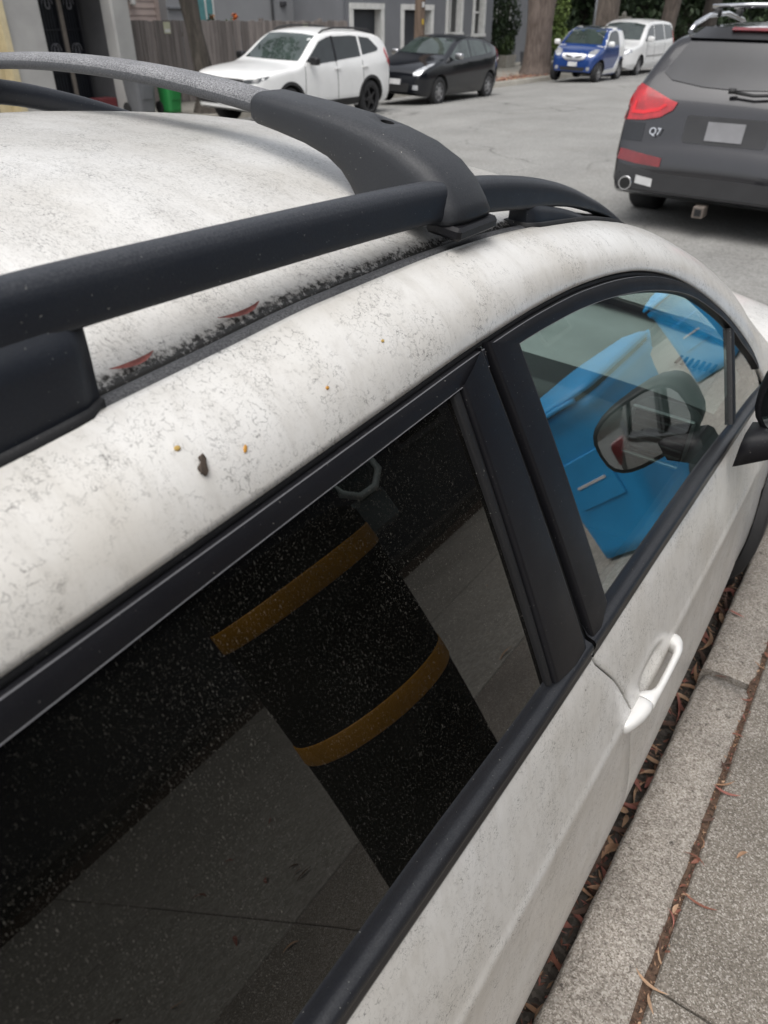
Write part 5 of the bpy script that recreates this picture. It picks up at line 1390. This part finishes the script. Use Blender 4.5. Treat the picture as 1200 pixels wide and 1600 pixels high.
# far trees closing the street end
rnd = random.Random(5)
far_labels = ['dark evergreen tree at the street end, nearest the grey sign pole', 'dark evergreen tree filling the gap behind the broad pale trunk', 'dark evergreen tree above the brick gate pillar', 'dark evergreen tree behind the white minivan roof', 'dark evergreen tree behind the slender dark trunk', 'dark evergreen tree seen just left of the dark grey SUV roof', 'tall dark evergreen farthest along the street, behind the SUV roof bars', 'dark evergreen tree behind the light green upright shrub']
spots = [(-17.5, 47), (-16.5, 54), (-15.5, 60), (-13.5, 66), (-12.8, 74), (-9.5, 82), (-3, 95), (-19, 44)]
for (x, y), lab in zip(spots, far_labels):
    t = thing('evergreen_tree', lab, 'tree', (x, y, .1), group='dark evergreens closing the street end')
    trunk(t, [(0, 0, 0, .4), (0, 0, 2, .3), (0, 0, 6, .2)], BARK3, 10, seed=int(y))
    leaf_cloud('crown', [((0, 0, 1.6), (2.6, 2.6, 1.9)), ((.5, .5, 4), (2.7, 2.6, 2.2)), ((-.4, 0, 6.5), (2.4, 2.4, 2.2)), ((0, 0, 9), (1.8, 1.8, 2))], 4200, .42, LEAF1, t, int(y))
hd2 = stuff(leaf_cloud('distant_woods', [((x, y, z), (6, 5, 4)) for x, y, z in ((-26, 62, 3), (-22, 78, 4), (-14, 100, 4), (-4, 120, 5), (6, 125, 5), (16, 125, 5), (28, 120, 5), (-30, 50, 3), (40, 110, 5))], 15000, .9, LEAF1, None, 77))
# poles
up = thing('utility_pole', 'brown wooden utility pole with a small yellow tag behind the black hatchback', 'pole', (-12.35, 21.45, .12))
trunk(up, [(0, 0, -.1, .155), (0, 0, 3, .14), (0, 0, 8, .12)], m_bark('pole timber', (.10, .07, .05), (.20, .145, .11)), 14, 9, 'shaft')
box('tag', (.15, -.06, 1.62), (.02, .07, .13), plain('yellow tag', (.55, .38, .04), .5), up)
box('notice', (.15, -.06, 2.02), (.02, .09, .12), PLATEM, up)
sp = thing('sign_pole', 'thin grey steel street sign pole behind the tiny blue car', 'pole', (-11.35, 32.4, .1))
tube('shaft', [(0, 0, 0), (0, 0, 3.2)], .045, plain('galvanised steel', (.22, .23, .24), .5, .4), sp, 10)
box('sign_plate', (.04, -.04, 3.0), (.02, .45, .6), PLATEM, sp, rot=Matrix.Rotation(R(-60), 3, 'Z'))
gp = thing('gate_pillar', 'brown brick gate pillar with pale cap between two street trunks', 'pillar', (-14.6, 45.0, .12))
MORT = plain('mortar', (.16, .13, .115), .9); PBR = plain('brown brick', (.12, .07, .055), .85, var=.25)
box('pillar_core', (0, 0, .85), (.50, .50, 1.7), MORT, gp)
bme = None
for r_ in range(17):
    for k in range(2):
        for ax in (0, 1):
            off = -.13 + .26 * k + (.0 if r_ % 2 else .0)
            if ax == 0: ob = box('brick', (.255, off, .05 + r_ * .1), (.03, .245, .085), PBR, gp) if bme is None else None
            else: ob = box('brick', (off, -.255, .05 + r_ * .1), (.245, .03, .085), PBR, gp)
box('pillar_cap', (0, 0, 1.75), (.62, .62, .1), CONC2, gp, .02)
loft('finial', lathe_rows([(.12, 1.8), (.13, 1.88), (.08, 1.98), (.02, 2.02)], 12, 'z'), CONC2, gp)
for x, y, z, lab, sd in ((-14.0, 14.4, 1.72, 'orange', 1), (-14.05, 15.6, 1.70, 'pale', 2)):
    fl = thing('flower', ('bright orange blossom' if sd == 1 else 'dull orange blossom') + ' poking over the top of the wooden fence', 'flower', (-14.3, 15.95 if sd == 1 else 15.2, .16))
    tube('stem', [(0, 0, .0), (-.03, 0, 1.0), (.0, .02, 1.66)], .01, LEAF3, fl, 5)
    leaf_cloud('petal_head', [((0, .02, 1.70), (.07, .09, .07))], 26, .08, plain('orange petal' if sd == 1 else 'dull orange petal', (.55, .13, .02) if sd == 1 else (.30, .16, .08), .6), fl, sd)
    leaf_cloud('foliage', [((-.05, -.05, 1.50), (.15, .25, .2))], 60, .09, LEAF3, fl, sd + 4)

# ------------------------------------------------------------------ wheeled bins
def rr(cx, cy, hx, hy, z, r=.075, n=6):
    out = []
    for sx, sy, a0 in ((1, 1, 0), (-1, 1, 90), (-1, -1, 180), (1, -1, 270)):
        for k in range(n):
            a = R(a0 + 90 * k / (n - 1)); out.append((cx + sx * (hx - r) + r * math.cos(a), cy + sy * (hy - r) + r * math.sin(a), z))
    return out
def bin_(name, label, loc, rz, mat, lidmat, group=None, w=.60, d=.68, h=1.0, cat='wheelie bin'):
    """front faces local -y; lid hinged at +y"""
    b = thing(name, label, cat, loc, (0, 0, rz), group)
    hw, hdp = w / 2, d / 2
    loft('bin_body', [rr(0, .02, hw * .78, hdp * .74, .03), rr(0, .02, hw * .80, hdp * .76, .10), rr(0, .0, hw * .93, hdp * .93, h * .80), rr(0, 0, hw * .95, hdp * .95, h * .86), rr(0, 0, hw, hdp, h * .88, .06), rr(0, 0, hw, hdp, h * .93, .06)], mat, b)
    rows = [rr(0, -.005, hw * 1.0, hdp * 1.0, h * .962, .07), rr(0, -.005, hw * 1.05, hdp * 1.05, h * .955, .07), rr(0, -.005, hw * 1.055, hdp * 1.055, h * .975, .07), rr(0, .0, hw * .98, hdp * .97, h * 1.0, .09), rr(0, .02, hw * .80, hdp * .78, h * 1.03, .12), rr(0, .03, hw * .3, hdp * .3, h * 1.045, .08)]
    loft('lid_gap_shade', [rr(0, 0, hw * .93, hdp * .93, h * .90, .07), rr(0, 0, hw * .93, hdp * .93, h * .965, .07)], IRON, b)  # dark ring standing in for the shade in the gap under the lid
    ld = loft('bin_lid', rows, lidmat, b)
    tube('lid_lip', [(-hw * .7, -hdp * 1.05, h * .945), (-hw * .4, -hdp * 1.11, h * .955), (hw * .4, -hdp * 1.11, h * .955), (hw * .7, -hdp * 1.05, h * .945)], .014, lidmat, ld, 8)
    tube('handle', [(-hw * .9, hdp * .98, h * .9), (-hw * .9, hdp * 1.16, h * .96), (hw * .9, hdp * 1.16, h * .96), (hw * .9, hdp * .98, h * .9)], .016, mat, b, 8)
    for s in (-1, 1):
        wz = loft('bin_wheel', [[(s * x, hdp * .78 + r * math.cos(a), .12 + r * math.sin(a)) for a in fr(0, 2 * PI, 21)[:-1]] for x, r in ((hw * .78, .10), (hw * .78, .12), (hw * .92, .12), (hw * .92, .10))], TYRE, b)
    tube('axle', [(-hw * .8, hdp * .78, .12), (hw * .8, hdp * .78, .12)], .015, IRON, b, 8)
    box('front_panel', (0, -hdp * .855, h * .52), (w * .5, .02, h * .30), mat, b, .006, Matrix.Rotation(R(6.5), 3, 'X'))
    return b
BINB = plain('blue bin plastic', (.012, .30, .64), .42, 0, .5, .08, 4)
BING = plain('green bin plastic', (.02, .20, .05), .5, 0, .5, .1, 4)
BINS = plain('grey bin plastic', (.13, .135, .145), .55, 0, .5, .1, 4)
BINK = plain('black bin plastic', (.004, .004, .0045), .9, 0, .1) if True else plain('x', (.009, .009, .010), .5, 0, .5, .1, 4)
bin_('wheelie_bin', 'grey wheeled bin with lid beside the porch column', (-12.75, 11.42, .145), R(85), BINS, BINS, 'bins across the street', .50, .56, .82)
bin_('wheelie_bin', 'green wheeled bin next to the grey one across the street', (-12.5, 11.98, .145), R(85), BING, BING, 'bins across the street', .40, .46, .72)
b1 = bin_('recycling_bin', 'large blue recycling bin mirrored in the middle of the front door window', (2.22, 3.5, .15), R(4), BINB, BINB, 'blue bins on the near pavement', .62, .78, 1.06)
box('lid_sticker', (.12, -.16, 1.085), (.2, .1, .004), PLATEM, b1)
for k, (a, w_) in enumerate(((.06, .20), (.0, .13), (-.06, .20))): box('marking', (0, -.345 - .0, .60 + a), (w_, .006, .016), PLATEM, b1, 0, Matrix.Rotation(R(6.5), 3, 'X'))
b2 = bin_('recycling_bin', 'blue recycling bin mirrored high at the front corner of the door window', (2.8, 7.2, .15), R(3), BINB, BINB, 'blue bins on the near pavement', .62, .78, 1.06)
for k, (a, w_) in enumerate(((.06, .20), (.0, .13), (-.06, .20))): box('marking', (0, -.345 - .0, .60 + a), (w_, .006, .016), PLATEM, b2, 0, Matrix.Rotation(R(6.5), 3, 'X'))
bk = thing('barrier_drum', 'round black drum with two amber bands mirrored in the dark rear door window', 'drum', (1.88, 1.125, .15))
DR = [(.235, .02), (.255, .03), (.258, .10), (.238, .12), (.245, .60), (.260, 1.235), (.25, 1.262), (.20, 1.285), (.02, 1.29)]
loft('drum_body', lathe_rows(DR, 40, 'z'), BINK, bk)
loft('drum_base', lathe_rows([(.33, 0), (.335, .03), (.26, .05)], 40, 'z'), plain('rubber base', (.006, .006, .006), .9, 0, .1), bk)
AMB = plain('amber band', (.62, .29, .012), .5, var=.15, vscale=9)
for z, r in ((1.155, .2595), (.735, .2490)):
    grid('amber_band', lathe_rows([(r - .004, z - .0345), (r, z - .0335), (r + .0022, z - .029), (r + .0028, z + .029), (r + .0015, z + .0335), (r - .003, z + .0345)], 48, 'z'), AMB, bk, closed=True)
PALET = plain('pale teal plastic', (.70, .80, .77), .4)
lp = thing('warning_lamp', None, None, (-.08, .295, 1.325)); lp.parent = bk
tube('lamp_rim', [(-.06, .092 * math.cos(a), .070 * math.sin(a)) for a in fr(R(22.5), R(382.5), 9)], .012, PALET, lp, 8)
loft('lamp_lens', [[(x, .085 * k * math.cos(a), .064 * k * math.sin(a)) for a in fr(R(22.5), R(382.5), 9)[:-1]] for x, k in ((-.03, 1), (-.055, 1), (-.068, .6))], plain('dim lamp lens', (.07, .09, .09), .3), lp)
box('lamp_battery', (0, .0, -.13), (.10, .15, .12), plain('grey teal plastic', (.16, .20, .20), .5), lp, .012)

# near-side house front and hedge facing the street (seen only as the dark top of the window reflections)
o5 = (7.9, 3, .15)
h5 = thing('dark_house', 'dark painted house front mirrored along the top of the car windows', 'house', o5)
DKH = plain('dark blue-grey house paint', (.035, .04, .05), .7, var=.15, vscale=1)
hb_('front_wall', 7.9, 8.3, -14, 22, .0, 6.5, DKH, h5, o5)
for y in (-6, -1.5, 3.5, 8.5, 13.5):
    hb_('window_frame', 7.84, 7.92, y - .65, y + .65, 1.6, 3.2, plain('dark window trim', (.09, .09, .095), .6), h5, o5)
    hb_('window_pane', 7.82, 7.86, y - .56, y + .56, 1.7, 3.1, WINB, h5, o5)
hb_('roof', 7.6, 15, -14.2, 22.2, 6.5, 6.8, RED2, h5, o5)
hb_('plinth', 7.4, 7.9, -14, 22, .0, .30, plain('dark plinth', (.04, .038, .036), .9), h5, o5)

# ------------------------------------------------------------------ leaf litter and small debris
RLEAF = [plain('red-brown leaf %s' % n, c, .7, var=.25, vscale=40) for n, c in (('russet', (.22, .085, .055)), ('tan', (.34, .20, .12)), ('rose', (.30, .115, .09)), ('umber', (.09, .05, .035)), ('pale', (.42, .27, .17)))]
def leaf_mesh(name, L, w, curl, bend):
    V, F = [], []
    for i, t in enumerate(fr(0, 1, 7)):
        x = (t - .5) * L; y = bend * (t - .5) ** 2 * L * 4 * .25; hw = w * .5 * math.sin(PI * min(.97, max(.03, t))) ** .8; z = curl * math.sin(t * PI) * L * .2
        V += [(x, y - hw, z + hw * .35), (x, y, z), (x, y + hw, z + hw * .35)]
    for i in range(6):
        for j in range(2): a = i * 3 + j; F.append((a, a + 1, a + 4, a + 3))
    me = bpy.data.meshes.new(name); me.from_pydata(V, [], F); me.update()
    me.polygons.foreach_set('use_smooth', [True] * len(me.polygons)); return me
LM = []
for i, (L, w, c, b_) in enumerate(((.085, .016, .25, .5), (.11, .013, .15, .8), (.06, .014, .4, .3), (.13, .011, .1, -.6), (.045, .016, .5, .2))):
    for m in RLEAF[:5]:
        me = leaf_mesh('leaf', L, w, c, b_); me.materials.append(m); LM.append(me)
rnd = random.Random(42)
def put_leaf(x, y, z, lab, grp, sc=1.0, tilt=.25, cat='leaf'):
    o = bpy.data.objects.new('fallen_leaf', LM[rnd.randrange(len(LM))]); COL.objects.link(o)
    o.location = (x, y, z); o.rotation_euler = (rnd.uniform(-tilt, tilt), rnd.uniform(-tilt, tilt), rnd.uniform(0, 6.3)); o.scale = (sc,) * 3
    tag(o, lab, cat, grp); return o
for i in range(150):
    y = .62 + 2.4 * rnd.random() ** 1.2; x = rnd.uniform(.86, .955)
    put_leaf(x, y, road_z(x) + rnd.uniform(.012, .035), 'dry reddish-brown leaf strip lying in the gutter beside the white car', 'leaves in the gutter', rnd.uniform(.7, 1.15), .5)
for i in range(34):
    y = .8 + 2.2 * rnd.random(); x = 1.111 + rnd.uniform(-.010, .010)
    put_leaf(x, y, .147 + rnd.uniform(.0, .010), 'dry russet leaf scrap caught in the joint behind the kerb', 'leaves in the kerb joint', rnd.uniform(.3, .6), .4)
for x, y, lab in ((1.02, 1.86, 'orange-brown leaf resting across the joint between two kerbstones'), (1.15, 1.12, 'single russet leaf on the pavement slab near the kerb joint'), (1.13, 1.45, 'thin tan leaf lying along the slab edge'), (1.2, 1.3, 'small pale leaf scrap on the grey slab'), (.99, 2.18, 'yellowish leaf curl on the farther kerbstone')):
    put_leaf(x, y, .158, lab, None, .6, .15)
for i in range(70):
    x = 1.3 + 2.6 * rnd.random(); y = .2 + 5 * rnd.random()
    put_leaf(x, y, .158, 'thin reddish leaf or twig scattered on the pavement, mirrored in the car windows', 'leaves on the near pavement', rnd.uniform(.7, 1.3), .2)
V, F = [], []
for i in range(2600):
    y = -.5 + 9 * rnd.random() ** 1.3; x = 1.111 + rnd.gauss(0, .006); z = .146 + rnd.uniform(-.004, .008); s = rnd.uniform(.0015, .0055)
    e = Euler((rnd.uniform(0, 6), rnd.uniform(0, 6), rnd.uniform(0, 6))).to_matrix(); b0 = len(V)
    for p in ((-1, 0, 0), (0, -.5, 0), (1.4, 0, .2), (0, .5, 0)): V.append(Vector((x, y, z)) + e @ Vector(p) * s)
    F.append((b0, b0 + 1, b0 + 2, b0 + 3))
jd = mesh_obj('joint_debris', V, F, None, None, False, mats=RLEAF + [SOIL], fm=[rnd.randrange(6) for _ in F]); stuff(jd)
V, F = [], []
for i in range(1400):
    y = .2 + 4.5 * rnd.random(); x = rnd.uniform(.84, .962); z = road_z(x) + rnd.uniform(.003, .014); s = rnd.uniform(.003, .011)
    e = Euler((rnd.uniform(-.6, .6), rnd.uniform(-.6, .6), rnd.uniform(0, 6))).to_matrix(); b0 = len(V)
    for p in ((-1.6, 0, 0), (0, -.35, 0), (1.6, 0, .2), (0, .35, 0)): V.append(Vector((x, y, z)) + e @ Vector(p) * s)
    F.append((b0, b0 + 1, b0 + 2, b0 + 3))
stuff(mesh_obj('gutter_debris', V, F, None, None, False, mats=RLEAF + [SOIL], fm=[rnd.randrange(6) for _ in F]))
V, F = [], []
for i in range(1500):
    y = 22.8 + 6.5 * rnd.random(); k = far_kerb(y); x = k - .2 - abs(rnd.gauss(0, .6)); z = .16 + rnd.uniform(0, .03); s = rnd.uniform(.02, .06)
    e = Euler((rnd.uniform(-.5, .5), rnd.uniform(-.5, .5), rnd.uniform(0, 6))).to_matrix(); b0 = len(V)
    for p in ((-1, 0, 0), (0, -.5, 0), (1.4, 0, .2), (0, .5, 0)): V.append(Vector((x, y, z)) + e @ Vector(p) * s)
    F.append((b0, b0 + 1, b0 + 2, b0 + 3))
stuff(mesh_obj('tree_litter', V, F, None, None, False, mats=RLEAF, fm=[rnd.randrange(5) for _ in F]))

# bits lying on the car, found where the photo shows them on its skin
bpy.context.view_layer.update()
CM = Matrix.Translation(CAR.location) @ Euler(CAR.rotation_euler).to_matrix().to_4x4()
rsp = next(o for o in CAR.children if o.name.startswith('roof_side_panel'))
bmx = bmesh.new(); bmx.from_mesh(rsp.data); bt = BVHTree.FromBMesh(bmx); bmx.free()
def skin(y, s):
    """a point on the white panel above the windows: s from 0 (roof ditch) to 1 (window trim)"""
    A = Vector(e_pt(y)); zt = interp(TRIMZ, y); T = Vector((gx(y, zt), y, zt))
    l, n, _, _ = bt.find_nearest(A.lerp(T, s) + Vector((.05, 0, .05)))
    if n.x < 0: n = -n
    return CM @ l, CM.to_3x3() @ n
def seed(y, s, L, w, mat, lab, cat='seed', name='fallen_seed', rot=0.0):
    p, n = skin(y, s)
    bm = bmesh.new(); bmesh.ops.create_uvsphere(bm, u_segments=10, v_segments=6, radius=1)
    bmesh.ops.scale(bm, vec=(L * .4, w * .38, w * .2), verts=bm.verts)
    o = bm_obj(name, bm, mat, None, True); o.location = p + n * (w / 6)
    o.rotation_euler = (n.to_track_quat('Z', 'Y').to_matrix() @ Matrix.Rotation(rot, 3, 'Z')).to_euler()
    tag(o, lab, cat)
    return o
YS = plain('yellow seed husk', (.45, .30, .08), .6, var=.2, vscale=200); OS = plain('amber seed husk', (.50, .24, .03), .5, var=.2, vscale=200); DS = plain('dark twig bark', (.05, .035, .025), .8, var=.4, vscale=200)
seed(.332, .42, .0075, .006, YS, 'round yellow seed husk on the white panel near the rail foot')
seed(.386, .76, .0095, .005, OS, 'long amber seed husk on the white panel above the rear window', rot=.9)
p, n = skin(.342, .66)
bmf = bmesh.new(); fo = [(-.009, -.002), (-.005, -.004), (.001, -.0028), (.006, -.0042), (.0095, -.001), (.007, .002), (.002, .0015), (-.002, .004), (-.007, .0025)]
ff = bmf.faces.new([bmf.verts.new((x, y, .0006 + .0012 * math.sin(x * 700))) for x, y in fo]); rf = bmesh.ops.extrude_face_region(bmf, geom=[ff]); bmesh.ops.translate(bmf, vec=(0, 0, .0022), verts=[v for v in rf['geom'] if isinstance(v, bmesh.types.BMVert)])
o = bm_obj('bark_flake', bmf, DS); o.location = p; o.rotation_euler = (n.to_track_quat('Z', 'Y').to_matrix() @ Matrix.Rotation(1.1, 3, 'Z')).to_euler()
tag(o, 'dark bark flake on the white panel above the rear window', 'bark flake')
seed(.50, .68, .006, .0045, OS, 'tiny amber seed husk on the white panel, middle of the rear door')
seed(.60, .55, .006, .0045, YS, 'tiny yellow seed husk nearest the crossbar foot on the white panel')
for y, lab in ((.50, 'dull red leaf strip lying in the roof ditch nearer the front'), (.372, 'dull red leaf strip lying in the roof ditch beside the rear rail foot')):
    me = leaf_mesh('red_strip', .056 if y > .45 else .046, .0062, .10, .5); me.materials.append(plain('dull red leaf', (.27, .085, .07), .65, var=.45, vscale=120))
    o = bpy.data.objects.new('leaf_strip', me); COL.objects.link(o); tag(o, lab, 'leaf')
    o.location = CM @ Vector((.5135, y, interp(ZD, y) + .0045)); o.rotation_euler = (R(28), R(3), R(91)) if False else (CM.to_3x3() @ Euler((R(24), R(-1), R(91))).to_matrix()).to_euler()
